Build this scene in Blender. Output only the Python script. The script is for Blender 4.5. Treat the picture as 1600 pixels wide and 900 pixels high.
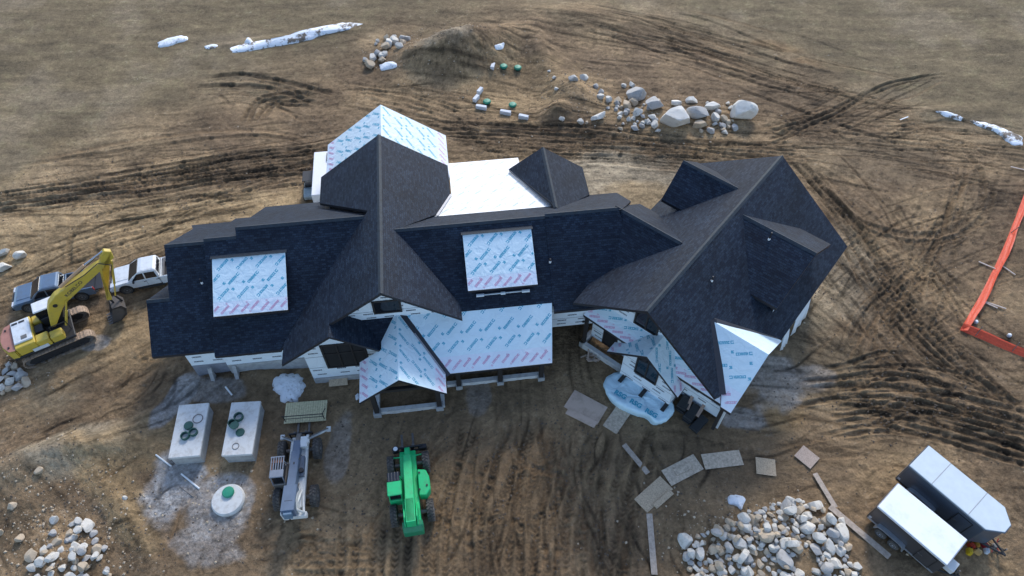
import bpy, bmesh, math, random
import numpy as np
from mathutils import Vector, Matrix
R = math.radians
random.seed(7); np.random.seed(7)
for o in list(bpy.data.objects): bpy.data.objects.remove(o)
S = bpy.context.scene
COL = S.collection
# ------------------------------------------------------------------ camera, sky, sun, exposure
CAM_H = 42.5; PITCH = R(52.9); FPX = 1110.0
cd = bpy.data.cameras.new('camera'); cam = bpy.data.objects.new('camera', cd); COL.objects.link(cam)
cam.location = (0, 0, CAM_H); cam.rotation_euler = (R(90) - PITCH, 0, 0)
cd.sensor_width = 36; cd.lens = 36 * FPX / 1600; cd.clip_end = 4000; cd.clip_start = 0.5
S.camera = cam
SUN_AZ, SUN_EL = 76.0, 34.0
w = bpy.data.worlds.new('World'); S.world = w; w.use_nodes = True
nt = w.node_tree; sky = nt.nodes.new('ShaderNodeTexSky'); sky.sky_type = 'NISHITA'; sky.sun_disc = False
sky.sun_elevation = R(SUN_EL); sky.sun_rotation = R(90 - SUN_AZ); sky.air_density = 1.0; sky.dust_density = 2.2; sky.altitude = 1200
bg = nt.nodes['Background']; bg.inputs[1].default_value = 0.14
nt.links.new(sky.outputs[0], bg.inputs[0])
sd = bpy.data.lights.new('sun', 'SUN'); sd.energy = 1.25; sd.angle = R(11); sd.color = (1.0, 0.98, 0.95)
sun = bpy.data.objects.new('sun', sd); COL.objects.link(sun)
sdir = Vector((math.cos(R(SUN_AZ)) * math.cos(R(SUN_EL)), math.sin(R(SUN_AZ)) * math.cos(R(SUN_EL)), math.sin(R(SUN_EL))))
sun.rotation_euler = (-sdir).to_track_quat('-Z', 'Y').to_euler(); sun.location = (0, 60, 60)
S.view_settings.view_transform = 'Standard'; S.view_settings.look = 'None'
S.view_settings.exposure = 1.2; S.view_settings.gamma = 1
# ------------------------------------------------------------------ pixel -> place
_fw = np.array([0, math.cos(PITCH), -math.sin(PITCH)]); _up = np.array([0, math.sin(PITCH), math.cos(PITCH)])
def un(u, v, z=0.0):
    d = np.array([1, 0, 0]) * (u - 800) / FPX - _up * (v - 450) / FPX + _fw
    t = (z - CAM_H) / d[2]
    return Vector((d[0] * t, d[1] * t, z))
AA, AH = R(6.9), R(50.5)
def fr(a, s, t, z): return (s * math.cos(a) - t * math.sin(a), s * math.sin(a) + t * math.cos(a), z)
# ------------------------------------------------------------------ materials
def srgb(r, g, b):
    f = lambda c: (c / 255 / 12.92) if c / 255 < .04045 else ((c / 255 + .055) / 1.055) ** 2.4
    return (f(r), f(g), f(b))
MATS = {}
def mat(name, col, rough=.6, metal=0., var=.12, scale=6., bump=0., bscale=30., spec=.5, dirt=None, coat=0.):
    if name in MATS: return MATS[name]
    m = bpy.data.materials.new(name); m.use_nodes = True; n = m.node_tree.nodes; l = m.node_tree.links
    b = n['Principled BSDF']; b.inputs['Roughness'].default_value = rough; b.inputs['Metallic'].default_value = metal
    b.inputs['Specular IOR Level'].default_value = spec; b.inputs['Coat Weight'].default_value = coat
    tc = n.new('ShaderNodeTexCoord')
    no = n.new('ShaderNodeTexNoise'); no.inputs['Scale'].default_value = scale; no.inputs['Detail'].default_value = 6; no.inputs['Roughness'].default_value = .65
    l.new(tc.outputs['Object'], no.inputs['Vector'])
    mx = n.new('ShaderNodeMix'); mx.data_type = 'RGBA'
    c2 = dirt if dirt else tuple(c * (1 - 2 * var) for c in col)
    mx.inputs[6].default_value = (*[min(1, c * (1 + var * .6)) for c in col], 1); mx.inputs[7].default_value = (*c2, 1)
    rp = n.new('ShaderNodeMapRange'); rp.inputs[1].default_value = .35; rp.inputs[2].default_value = .75
    if dirt: rp.inputs[1].default_value = .48; rp.inputs[2].default_value = .8; rp.inputs[4].default_value = .75
    l.new(no.outputs[0], rp.inputs[0]); l.new(rp.outputs[0], mx.inputs[0]); l.new(mx.outputs[2], b.inputs['Base Color'])
    if bump:
        n2 = n.new('ShaderNodeTexNoise'); n2.inputs['Scale'].default_value = bscale; n2.inputs['Detail'].default_value = 5
        l.new(tc.outputs['Object'], n2.inputs['Vector'])
        bp = n.new('ShaderNodeBump'); bp.inputs['Strength'].default_value = bump; bp.inputs['Distance'].default_value = .05
        l.new(n2.outputs[0], bp.inputs['Height']); l.new(bp.outputs[0], b.inputs['Normal'])
    MATS[name] = m; return m
def shingle_mat():
    m = bpy.data.materials.new('asphalt_shingles'); m.use_nodes = True; n = m.node_tree.nodes; l = m.node_tree.links
    b = n['Principled BSDF']; b.inputs['Roughness'].default_value = .7; b.inputs['Specular IOR Level'].default_value = .22
    uv = n.new('ShaderNodeUVMap'); uv.uv_map = 'UVMap'
    br = n.new('ShaderNodeTexBrick'); br.offset = .37; br.inputs['Scale'].default_value = 1
    br.inputs['Brick Width'].default_value = .28; br.inputs['Row Height'].default_value = .15; br.inputs['Mortar Size'].default_value = .012
    br.inputs['Color1'].default_value = (.005, .010, .021, 1); br.inputs['Color2'].default_value = (.018, .030, .048, 1); br.inputs['Mortar'].default_value = (.006, .008, .014, 1)
    br.inputs['Bias'].default_value = -.1
    l.new(uv.outputs[0], br.inputs['Vector'])
    no = n.new('ShaderNodeTexNoise'); no.inputs['Scale'].default_value = .45; no.inputs['Detail'].default_value = 7; l.new(uv.outputs[0], no.inputs['Vector'])
    n3 = n.new('ShaderNodeTexNoise'); n3.inputs['Scale'].default_value = 14; n3.inputs['Detail'].default_value = 4; l.new(uv.outputs[0], n3.inputs['Vector'])
    mr = n.new('ShaderNodeMapRange'); mr.inputs[1].default_value = .3; mr.inputs[2].default_value = .7; mr.inputs[3].default_value = .78; mr.inputs[4].default_value = 1.3; l.new(no.outputs[0], mr.inputs[0])
    m3 = n.new('ShaderNodeMapRange'); m3.inputs[1].default_value = .3; m3.inputs[2].default_value = .7; m3.inputs[3].default_value = .7; m3.inputs[4].default_value = 1.35; l.new(n3.outputs[0], m3.inputs[0])
    mm = n.new('ShaderNodeMath'); mm.operation = 'MULTIPLY'; l.new(mr.outputs[0], mm.inputs[0]); l.new(m3.outputs[0], mm.inputs[1])
    vm = n.new('ShaderNodeVectorMath'); vm.operation = 'SCALE'; l.new(br.outputs[0], vm.inputs[0]); l.new(mm.outputs[0], vm.inputs['Scale'])
    l.new(vm.outputs[0], b.inputs['Base Color'])
    # each course steps down like laid shingles
    sx = n.new('ShaderNodeSeparateXYZ'); l.new(uv.outputs[0], sx.inputs[0])
    dv = n.new('ShaderNodeMath'); dv.operation = 'DIVIDE'; dv.inputs[1].default_value = .15; l.new(sx.outputs[1], dv.inputs[0])
    fc = n.new('ShaderNodeMath'); fc.operation = 'FRACT'; l.new(dv.outputs[0], fc.inputs[0])
    ad = n.new('ShaderNodeMath'); ad.operation = 'MULTIPLY_ADD'; ad.inputs[1].default_value = -1.0; l.new(fc.outputs[0], ad.inputs[0]); l.new(n3.outputs[0], ad.inputs[2])
    bp = n.new('ShaderNodeBump'); bp.inputs['Strength'].default_value = .5; bp.inputs['Distance'].default_value = .02
    l.new(ad.outputs[0], bp.inputs['Height']); l.new(bp.outputs[0], b.inputs['Normal'])
    return m
SHING = shingle_mat()
def membrane_mat(name, col, rough=.5, bs=.8, bd=.10):
    m = bpy.data.materials.new(name); m.use_nodes = True; n = m.node_tree.nodes; l = m.node_tree.links
    b = n['Principled BSDF']; b.inputs['Roughness'].default_value = rough
    tc = n.new('ShaderNodeTexCoord'); n1 = n.new('ShaderNodeTexNoise'); n1.inputs['Scale'].default_value = 1.6; n1.inputs['Detail'].default_value = 5; n1.inputs['Distortion'].default_value = 1.2
    l.new(tc.outputs['Object'], n1.inputs['Vector'])
    mx = n.new('ShaderNodeMix'); mx.data_type = 'RGBA'; mx.inputs[6].default_value = (*col, 1); mx.inputs[7].default_value = (*[c * .86 for c in col], 1)
    l.new(n1.outputs[0], mx.inputs[0]); l.new(mx.outputs[2], b.inputs['Base Color'])
    bp = n.new('ShaderNodeBump'); bp.inputs['Strength'].default_value = bs; bp.inputs['Distance'].default_value = bd
    l.new(n1.outputs[0], bp.inputs['Height']); l.new(bp.outputs[0], b.inputs['Normal'])
    return m
M_MEMB = membrane_mat('roof_underlayment', (.66, .80, .86)); M_ICE = membrane_mat('ice_barrier', (.70, .76, .84))
M_WRAP = membrane_mat('house_wrap', (.72, .79, .83), .6); M_TARP = membrane_mat('tarp_wrap', (.58, .78, .86), .4, .7, .12)
M_TEAL = mat('teal_print', (.07, .38, .52), .6, var=.05); M_PINK = mat('pink_print', (.60, .33, .46), .6, var=.05)
M_FAINT = mat('pale_print', (.60, .67, .69), .6, var=.05); M_BLKP = mat('black_print', (.03, .035, .05), .6)
M_FASC = mat('dark_fascia', (.018, .018, .022), .55); M_FLASH = mat('valley_metal', (.022, .023, .03), .5)
M_GFLASH = mat('grey_drip_edge', (.30, .30, .32), .5, .3)
M_CONC = mat('concrete', (.36, .36, .35), .85, var=.18, scale=2.5, bump=.25, bscale=20)
M_CONCW = mat('concrete_pale', (.52, .52, .50), .85, var=.16, scale=3, bump=.2, bscale=25, dirt=(.30, .26, .21))
M_FOUND = mat('foundation_concrete', (.22, .23, .26), .85, var=.15, scale=2)
M_GLASS = mat('dark_glass', (.012, .014, .018), .08, spec=.6); M_DARK = mat('shade_black', (.012, .011, .011), .9)  # M_DARK paints shade: unlit openings and the wall deep under the porch
M_TIMB = mat('dark_timber', (.022, .018, .016), .7); M_STUD = mat('stud_wood', (.10, .075, .05), .8)
M_OSB = mat('osb', (.50, .38, .25), .85, var=.25, scale=14, bump=.15, bscale=60)
M_OSBG = mat('plywood_grey', (.52, .42, .31), .85, var=.25, scale=5); M_PLY = mat('plywood_muddy', (.52, .39, .30), .85, var=.1, scale=1.2, dirt=(.24, .17, .11))
M_PLANK = mat('weathered_plank', (.42, .34, .27), .85, var=.2, scale=5); M_PALE = mat('new_lumber', (.62, .55, .33), .8, var=.18, scale=8)
M_RUB = mat('tyre_rubber', (.06, .055, .05), .9, var=.1, scale=5, dirt=(.22, .19, .155)); M_RIM = mat('wheel_rim', (.24, .24, .25), .5, .5)
M_BLK = mat('black_plastic', (.018, .018, .02), .55); M_STEEL = mat('dirty_steel', (.16, .15, .14), .55, .5, var=.2, dirt=(.08, .06, .045))
M_SNOW = mat('snow', (.80, .83, .86), .7, var=.04, scale=3, bump=.7, bscale=9, dirt=(.30, .27, .23)); M_PVC = mat('white_pvc', (.72, .73, .72), .45, var=.03)
# ------------------------------------------------------------------ mesh helpers
M_CAP = mat('shingle_cap', (.015, .025, .036), .7, var=.3, scale=4)
class MB:
    def __init__(s): s.v = []; s.f = []; s.m = []; s.uv = None
    def add(s, vs, fs, mi=0):
        k = len(s.v); s.v += [tuple(p) for p in vs]; s.f += [tuple(i + k for i in f) for f in fs]; s.m += [mi] * len(fs); return s
    def box(s, c, d, M=None, mi=0, top=(1, 1), sh=(0, 0)):
        x, y, z = d[0] / 2, d[1] / 2, d[2] / 2; vs = []
        for zz, tx, ty, ox, oy in ((-z, 1, 1, 0, 0), (z, top[0], top[1], sh[0], sh[1])):
            for a, b in ((-1, -1), (1, -1), (1, 1), (-1, 1)): vs.append(Vector((a * x * tx + ox, b * y * ty + oy, zz)))
        if M is not None: vs = [M @ p for p in vs]
        vs = [p + Vector(c) for p in vs]
        return s.add(vs, [(3, 2, 1, 0), (4, 5, 6, 7), (0, 1, 5, 4), (1, 2, 6, 5), (2, 3, 7, 6), (3, 0, 4, 7)], mi)
    def prism(s, poly, y0, y1, mi=0, f=lambda x, y, z: (x, y, z)):
        n = len(poly); vs = [f(p[0], y0, p[1]) for p in poly] + [f(p[0], y1, p[1]) for p in poly]
        a = sum(poly[i][0] * poly[(i + 1) % n][1] - poly[(i + 1) % n][0] * poly[i][1] for i in range(n))
        A = list(range(n)); Bq = list(range(2 * n - 1, n - 1, -1)); fs = [tuple(A), tuple(Bq)] + [(i, i + n, (i + 1) % n + n, (i + 1) % n) for i in range(n)]
        if (a < 0) != (y1 < y0): fs = [tuple(reversed(q)) for q in fs]
        return s.add(vs, fs, mi)
    def tube(s, p0, p1, r0, r1=None, n=10, mi=0):
        r1 = r0 if r1 is None else r1; p0 = Vector(p0); p1 = Vector(p1); q = (p1 - p0).to_track_quat('Z', 'Y').to_matrix(); vs = []
        for p, r in ((p0, r0), (p1, r1)):
            for k in range(n): a = 2 * math.pi * k / n; vs.append(p + q @ Vector((r * math.cos(a), r * math.sin(a), 0)))
        return s.add(vs, [tuple(range(n - 1, -1, -1)), tuple(range(n, 2 * n))] + [(k, (k + 1) % n, (k + 1) % n + n, k + n) for k in range(n)], mi)
    def lathe(s, prof, n=20, c=(0, 0, 0), ax='z', mi=0, ring=False):
        vs = []
        for r, h in prof:
            for k in range(n):
                a = 2 * math.pi * k / n; x, y = r * math.cos(a), r * math.sin(a)
                p = (x, y, h) if ax == 'z' else (x, h, y) if ax == 'y' else (h, x, y)
                vs.append((p[0] + c[0], p[1] + c[1], p[2] + c[2]))
        m = len(prof); fs = [(j * n + k, j * n + (k + 1) % n, (j + 1) * n + (k + 1) % n, (j + 1) * n + k) for j in range(m - 1) for k in range(n)]
        fs += [((m - 1) * n + k, (m - 1) * n + (k + 1) % n, (k + 1) % n, k) for k in range(n)] if ring else [tuple(range(n - 1, -1, -1)), tuple(range((m - 1) * n, m * n))]
        if ax == 'y': fs = [tuple(reversed(f)) for f in fs]
        return s.add(vs, fs, mi)
    def build(s, name, mats, parent=None, bevel=0, smooth=False, loc=None, rz=0, seg=1):
        me = bpy.data.meshes.new(name); me.from_pydata(s.v, [], s.f)
        if not isinstance(mats, (list, tuple)): mats = [mats]
        for q in mats: me.materials.append(q)
        me.polygons.foreach_set('material_index', s.m)
        if bevel or smooth:
            bm = bmesh.new(); bm.from_mesh(me); bmesh.ops.recalc_face_normals(bm, faces=bm.faces)
            if bevel:
                es = [e for e in bm.edges if len(e.link_faces) == 2 and e.calc_face_angle(0) > .5]
                bmesh.ops.bevel(bm, geom=es, offset=bevel, segments=seg, affect='EDGES', clamp_overlap=True)
            bm.to_mesh(me); bm.free()
        if smooth: me.polygons.foreach_set('use_smooth', [True] * len(me.polygons))
        me.update(); o = bpy.data.objects.new(name, me); COL.objects.link(o)
        if parent is not None: o.parent = parent
        if loc is not None: o.location = loc
        elif parent is not None and parent.get('_w'): o.location = tuple(-c for c in parent['_w'])
        o.rotation_euler = (0, 0, rz); return o
def tag(o, label, cat, group=None, kind=None):
    o['label'] = label; o['category'] = cat
    if group: o['group'] = group
    if kind: o['kind'] = kind
    return o
def root(name, label, cat, loc=(0, 0, 0), rz=0, group=None):
    o = bpy.data.objects.new(name, None); COL.objects.link(o); o.location = loc; o.rotation_euler = (0, 0, rz); o.empty_display_size = .5
    return tag(o, label, cat, group)
def textmesh(string, size, bold=.0):
    cu = bpy.data.curves.new('t', 'FONT'); cu.body = string; cu.size = size; cu.align_x = 'CENTER'; cu.align_y = 'CENTER'; cu.offset = bold; cu.resolution_u = 3
    o = bpy.data.objects.new('t', cu); COL.objects.link(o); bpy.context.view_layer.update()
    me = bpy.data.meshes.new_from_object(o.evaluated_get(bpy.context.evaluated_depsgraph_get()))
    vs = [tuple(v.co) for v in me.vertices]; fs = [tuple(p.vertices) for p in me.polygons]
    bpy.data.objects.remove(o); bpy.data.curves.remove(cu); bpy.data.meshes.remove(me); return vs, fs
# ------------------------------------------------------------------ ground
def vnoise(x, y, seed):
    xi = np.floor(x).astype(np.int64); yi = np.floor(y).astype(np.int64); fx = x - xi; fy = y - yi
    fx = fx * fx * (3 - 2 * fx); fy = fy * fy * (3 - 2 * fy)
    def h(a, b):
        n = (a * 374761393 + b * 668265263 + seed * 974634777) & 0x7fffffff
        n = ((n ^ (n >> 13)) * 1274126177) & 0x7fffffff
        return ((n ^ (n >> 16)) & 0xffff) / 65535.0
    return (h(xi, yi) * (1 - fx) + h(xi + 1, yi) * fx) * (1 - fy) + (h(xi, yi + 1) * (1 - fx) + h(xi + 1, yi + 1) * fx) * fy
def fbm(x, y, seed, oct=4, gain=.5):
    a = 1; s = 0; t = 0
    for i in range(oct):
        s = s + a * vnoise(x * 2 ** i + 17.3 * i, y * 2 ** i - 9.1 * i, seed + i); t += a; a *= gain
    return s / t
def sm(a, b, x): t = np.clip((x - a) / (b - a), 0, 1); return t * t * (3 - 2 * t)
def blob(x, y, u, v, rx, ry, rot=0, z=0):
    p = un(u, v, z); dx = x - p[0]; dy = y - p[1]; c, s_ = math.cos(R(rot)), math.sin(R(rot))
    return ((dx * c + dy * s_) / rx) ** 2 + ((-dx * s_ + dy * c) / ry) ** 2
MOUNDS = [  # u, v, height, rx, ry, rot
    (706, 96, 2.6, 4.6, 3.2, 10), (765, 74, 1.7, 4.8, 2.2, 30), (650, 95, .7, 2.6, 2.2, 0), (895, 148, 1.5, 2.2, 3.2, 20), (870, 178, 1.1, 1.5, 1.3, 0), (845, 80, .8, 1.6, 5.0, 10),
    (900, 30, .9, 9, 2.5, -8), (1060, 180, .5, 7, 2, 0), (60, 725, 1.0, 3.6, 1.6, 20), (150, 700, .7, 3.4, 1.0, 10), (40, 780, .6, 2.4, 2.6, 0), (190, 800, .45, 4.0, .9, -45),
    (1085, 815, .55, 2.6, 1.6, 10), (1215, 850, .5, 4.2, 2.2, -5), (100, 880, .45, 2.2, 1.6, 0), (400, 585, .5, 2.4, .9, 5), (330, 603, .3, 1.6, .8, 0), (600, 80, .3, 3, 2, 0), (1470, 175, .35, 4, 1, 0), (430, 60, .25, 8, .9, 14)]
def gh(x, y):
    x = np.asarray(x, float); y = np.asarray(y, float)
    h = (fbm(x * .09, y * .09, 3, 3) - .5) * .35 + (fbm(x * .5, y * .5, 9, 3) - .5) * .10
    hs = sm(0, 6, np.abs(x + 0) - 22) ; h = h * (.45 + .55 * np.clip(hs + sm(42, 50, y), 0, 1))
    for i, (u, v, hh, rx, ry, rot) in enumerate(MOUNDS):
        q = blob(x, y, u, v, rx, ry, rot, 0); q = q * (.75 + .5 * fbm(x * .7, y * .7, 40 + i, 3))
        h = h + hh * np.exp(-q * 1.3)
    h = h - .45 * np.exp(-blob(x, y, 815, 140, 5.5, 4.5)) 
    return h
_gx = np.arange(-75, 75.1, .2); _gy = np.arange(0, 100.1, .2); _GH = gh(*np.meshgrid(_gx, _gy))
def g1(x, y):
    fx = min(max((x + 75) / .2, 0), len(_gx) - 2.001); fy = min(max(y / .2, 0), len(_gy) - 2.001); i, j = int(fx), int(fy); a, b_ = fx - i, fy - j
    return float((_GH[j, i] * (1 - a) + _GH[j, i + 1] * a) * (1 - b_) + (_GH[j + 1, i] * (1 - a) + _GH[j + 1, i + 1] * a) * b_)
def onground(u, v):
    p = un(u, v, 0)
    for _ in range(4): p = un(u, v, g1(p[0], p[1]))
    return p
ys = [7.0]
while ys[-1] < 86: ys.append(ys[-1] + .058 + .0011 * (ys[-1] - 7))
ys = np.array(ys); NC = 880
near = 7 - np.array([300, 200, 130, 80, 45, 22, 10, 4, 1.2]); far = 86 + np.array([1, 3, 8, 20, 50, 110, 220, 420, 800, 1500])
yr = np.concatenate([near, ys, far]); hw = .7207 * (.603 * np.clip(yr, 7, 90) + 33.9) * 1.05 + 1
k = np.linspace(-1, 1, NC); ko = (np.arange(1, 13) / 12.0) ** 3
X = np.concatenate([-(hw[:, None] + (1500 - hw[:, None]) * ko[None, ::-1]), hw[:, None] * k[None, :], hw[:, None] + (1500 - hw[:, None]) * ko[None, :]], 1)
Y = np.repeat(yr[:, None], X.shape[1], 1)
nr, nc = X.shape; X = X.ravel(); Y = Y.ravel()
Z = gh(X, Y)
# tyre and track marks: polylines on the ground
def crom(pts, step=.25):
    P = [np.array(p) for p in pts]; P = [2 * P[0] - P[1]] + P + [2 * P[-1] - P[-2]]; out = []
    for i in range(1, len(P) - 2):
        n = max(2, int(np.linalg.norm(P[i + 1] - P[i]) / step))
        for j in range(n):
            t = j / n; out.append(.5 * ((2 * P[i]) + (P[i + 1] - P[i - 1]) * t + (2 * P[i - 1] - 5 * P[i] + 4 * P[i + 1] - P[i + 2]) * t * t + (3 * P[i] - P[i - 1] - 3 * P[i + 1] + P[i + 2]) * t ** 3))
    out.append(P[-2]); return np.array(out)
TR = []  # (pts_world, width, depth, dark, tread)
def trk(px, wd=.45, dp=.07, dk=.5, tread=1, pair=0, jit=0):
    pts = [np.array(un(u + random.uniform(-jit, jit), v + random.uniform(-jit, jit) * .5)[:2]) for u, v in px]
    c = crom(pts)
    if pair:
        d = np.gradient(c, axis=0); nrm = np.stack([-d[:, 1], d[:, 0]], 1); nrm /= np.linalg.norm(nrm, axis=1)[:, None] + 1e-9
        TR.append((c + nrm * pair / 2, wd, dp, dk, tread)); TR.append((c - nrm * pair / 2, wd, dp, dk, tread))
    else: TR.append((c, wd, dp, dk, tread))
for i in range(9):   # band of ruts left of the house
    o = i * 5.5 - 22; trk([(-60, 325 + o * .6), (120, 300 + o * .7), (250, 282 + o * .8), (380, 262 + o * .8), (500, 250 + o * .9), (600, 222 + o)], .4, .09, random.uniform(.3, .85), i % 2, jit=7)
for i in range(6): trk([(270 + i * 12, 330 - i * 3), (380, 300 - i * 5), (480, 268 - i * 4), (540, 235)], .35, .05, .45, 1, jit=8)
trk([(110, 425), (112, 375), (155, 338), (250, 316), (380, 300), (490, 285)], .45, .07, .55, 1); trk([(150, 405), (150, 372), (190, 348), (250, 338)], .45, .07, .5, 1)
trk([(60, 250), (200, 222), (330, 205), (430, 207), (500, 225)], .5, .05, -.35, 0); trk([(0, 262), (200, 235), (330, 217), (430, 214), (480, 224)], .5, .06, .4, 0)
for i in range(10): trk([(650 + i * 9, 188 + i * 5), (800, 192 + i * 5.5), (960, 205 + i * 4.5), (1100, 222 + i * 3), (1250, 226 + i * 6)], .42, .08, random.uniform(.25, .75), i % 2, jit=6)
for i in range(6): trk([(540 + i * 8, 130 + i * 8), (620, 140 + i * 8), (700, 160 + i * 9), (760, 190 + i * 6)], .4, .07, .5, 1, jit=6)
trk([(1240, 240), (1320, 330), (1400, 363), (1480, 362), (1528, 322), (1532, 270), (1500, 230)], .55, .09, .5, 1, pair=0); trk([(1250, 270), (1330, 345), (1410, 376), (1490, 372), (1545, 325), (1550, 275)], .5, .08, .4, 1)
for i in range(12):
    a = random.uniform(0, 60); trk([(1225 + a, 235 + a * .9), (1310 + a * .8, 330 + a), (1370 + a, 440 + a * .5), (1450 + a, 540 + a * .3), (1560 + a, 610 + a)], .45, .08, random.uniform(.2, .75), 1, jit=14)
for i in range(10):
    a = i * 14; trk([(1330 + a, 600 - i * 8), (1345 + a, 500 - i * 6), (1420 + a * .6, 420 - i * 8), (1460 + a * .4, 330 - i * 8)], .45, .08, random.uniform(.2, .6), 1, jit=16)
for i in range(9): trk([(1245 + i * 9, 600 + i * 8), (1380, 588 + i * 10), (1480, 603 + i * 11), (1620, 640 + i * 12)], .4, .11, random.uniform(.6, 1.0), 0, jit=8)
for i in range(4): trk([(1200, 225 - i * 5), (1310, 178 - i * 4), (1390, 135 - i * 3), (1475, 122 - i * 2)], .38, .12, .5, 0, jit=7)
for i in range(6): trk([(1180 + i * 20, 200), (1260 + i * 14, 190 + i * 6), (1380, 200 + i * 6), (1500, 190 + i * 10), (1620, 210 + i * 9)], .4, .07, .4, 1, jit=10)
for i in range(22):
    u = 690 + i * 14.5; trk([(u + random.uniform(20, 60), random.uniform(640, 690)), (u + 15, 745), (u - 4, 820), (u - 14, 930)], .50, .10, random.uniform(.3, .75), 1, jit=9)
trk([(800, 700), (830, 730), (880, 745), (905, 790), (920, 850), (930, 920)], .5, .11, -.4, 0); trk([(950, 790), (970, 830), (985, 920)], .5, .1, -.5, 0)
for u in (585, 602, 622, 645, 668, 540, 560): trk([(u, 800), (u - 3, 850), (u - 8, 930)], .5, .10, .8, 1, jit=4)
for i in range(7): trk([(390 + i * 14, 860 + i * 6), (480, 850 + i * 10), (600, 845 + i * 12)], .42, .06, .35, 1, jit=12)
for i in range(5): trk([(700 + i * 40, 650 + i * 10), (640 + i * 40, 720), (560 + i * 60, 800)], .45, .06, .3, 1, jit=14)
trk([(318, 122), (360, 116), (395, 118), (455, 130), (525, 147)], .6, .14, 1, 0); trk([(300, 136), (350, 133), (420, 138), (500, 163)], .6, .13, 1, 0)
for i in range(4): trk([(375 + i * 12, 195), (395 + i * 9, 160 + i * 3), (430, 148 + i * 5), (490, 142 + i * 8)], .5, .12, .8, 0, jit=4)
for i in range(5): trk([(-20, 470 + i * 8), (50, 445 + i * 5), (110, 395 + i * 8), (200, 365 + i * 6), (300, 345)], .4, .05, .4, 1, jit=8)
for i in range(6): trk([(150 + i * 10, 620 + i * 5), (210 + i * 6, 570 + i * 6), (250 + i * 5, 530 + i * 10)], .4, .06, .35, 1, jit=8)
trk([(560, 165), (552, 150), (560, 138), (568, 150), (564, 165)], .35, .03, -.3, 0); trk([(582, 160), (577, 148), (585, 136), (594, 148), (590, 160)], .35, .03, -.3, 0)
rt_ = random.Random(99)
def streaks(px, n_, spread, wd=(.12, .3), dp=(.02, .06), along=.5):
    base = crom([np.array(un(*q)[:2]) for q in px]); 
    for _ in range(n_):
        a0 = rt_.uniform(0, 1 - along * .6); a1 = min(1, a0 + rt_.uniform(.25, along)); seg = base[int(a0 * (len(base) - 1)):int(a1 * (len(base) - 1)) + 1]
        if len(seg) < 8: continue
        d = np.gradient(seg, axis=0); nrm = np.stack([-d[:, 1], d[:, 0]], 1); nrm /= np.linalg.norm(nrm, axis=1)[:, None] + 1e-9
        o = rt_.gauss(0, spread); t = np.linspace(0, 1, len(seg)); bend = o + rt_.uniform(-.8, .8) * t + rt_.uniform(-.5, .5) * np.sin(t * 5)
        TR.append((seg + nrm * bend[:, None], rt_.uniform(*wd), rt_.uniform(*dp), rt_.choice((-.35, -.25, .5, .7, .9)), 0))
streaks([(-60, 335), (120, 305), (300, 280), (480, 250), (620, 215)], 60, 1.6); streaks([(640, 205), (800, 212), (960, 222), (1100, 232), (1300, 245)], 60, 1.5); streaks([(1215, 235), (1310, 340), (1380, 450), (1460, 550), (1620, 640)], 70, 3.0)
streaks([(1620, 330), (1480, 380), (1350, 450), (1280, 560)], 40, 4); streaks([(1230, 640), (1400, 615), (1500, 640), (1640, 690)], 50, 1.6, (.15, .4), (.05, .11)); streaks([(860, 630), (840, 760), (830, 940)], 80, 4.2); streaks([(960, 640), (930, 760), (940, 940)], 40, 2.5); streaks([(620, 790), (615, 850), (610, 940)], 30, 2.0)
streaks([(560, 150), (700, 170), (850, 190)], 30, 1.2); streaks([(1200, 215), (1320, 175), (1480, 122)], 24, 1.2); streaks([(900, 30), (1060, 60), (1250, 120), (1420, 170)], 40, 3.0, (.2, .5), (.03, .08)); streaks([(330, 130), (420, 140), (530, 160)], 20, 1.5, (.2, .5)); streaks([(0, 470), (120, 420), (300, 350), (420, 320)], 40, 2.2); streaks([(60, 700), (200, 620), (260, 560)], 24, 2.0); streaks([(1150, 200), (1350, 215), (1600, 250)], 50, 3.0); streaks([(150, 840), (210, 780), (240, 700)], 20, 2.0)
streaks([(380, 880), (500, 850), (620, 860)], 24, 1.6); streaks([(1150, 720), (1300, 690), (1420, 660)], 20, 2.0, (.15, .3), (.01, .03))
dark = np.zeros_like(X); light = np.zeros_like(X); dz = np.zeros_like(X)
order_y = Y.reshape(nr, nc)[:, 0]
X2 = X.reshape(nr, nc); wob = fbm(X * 1.3, Y * 1.3, 77, 3)
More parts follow.
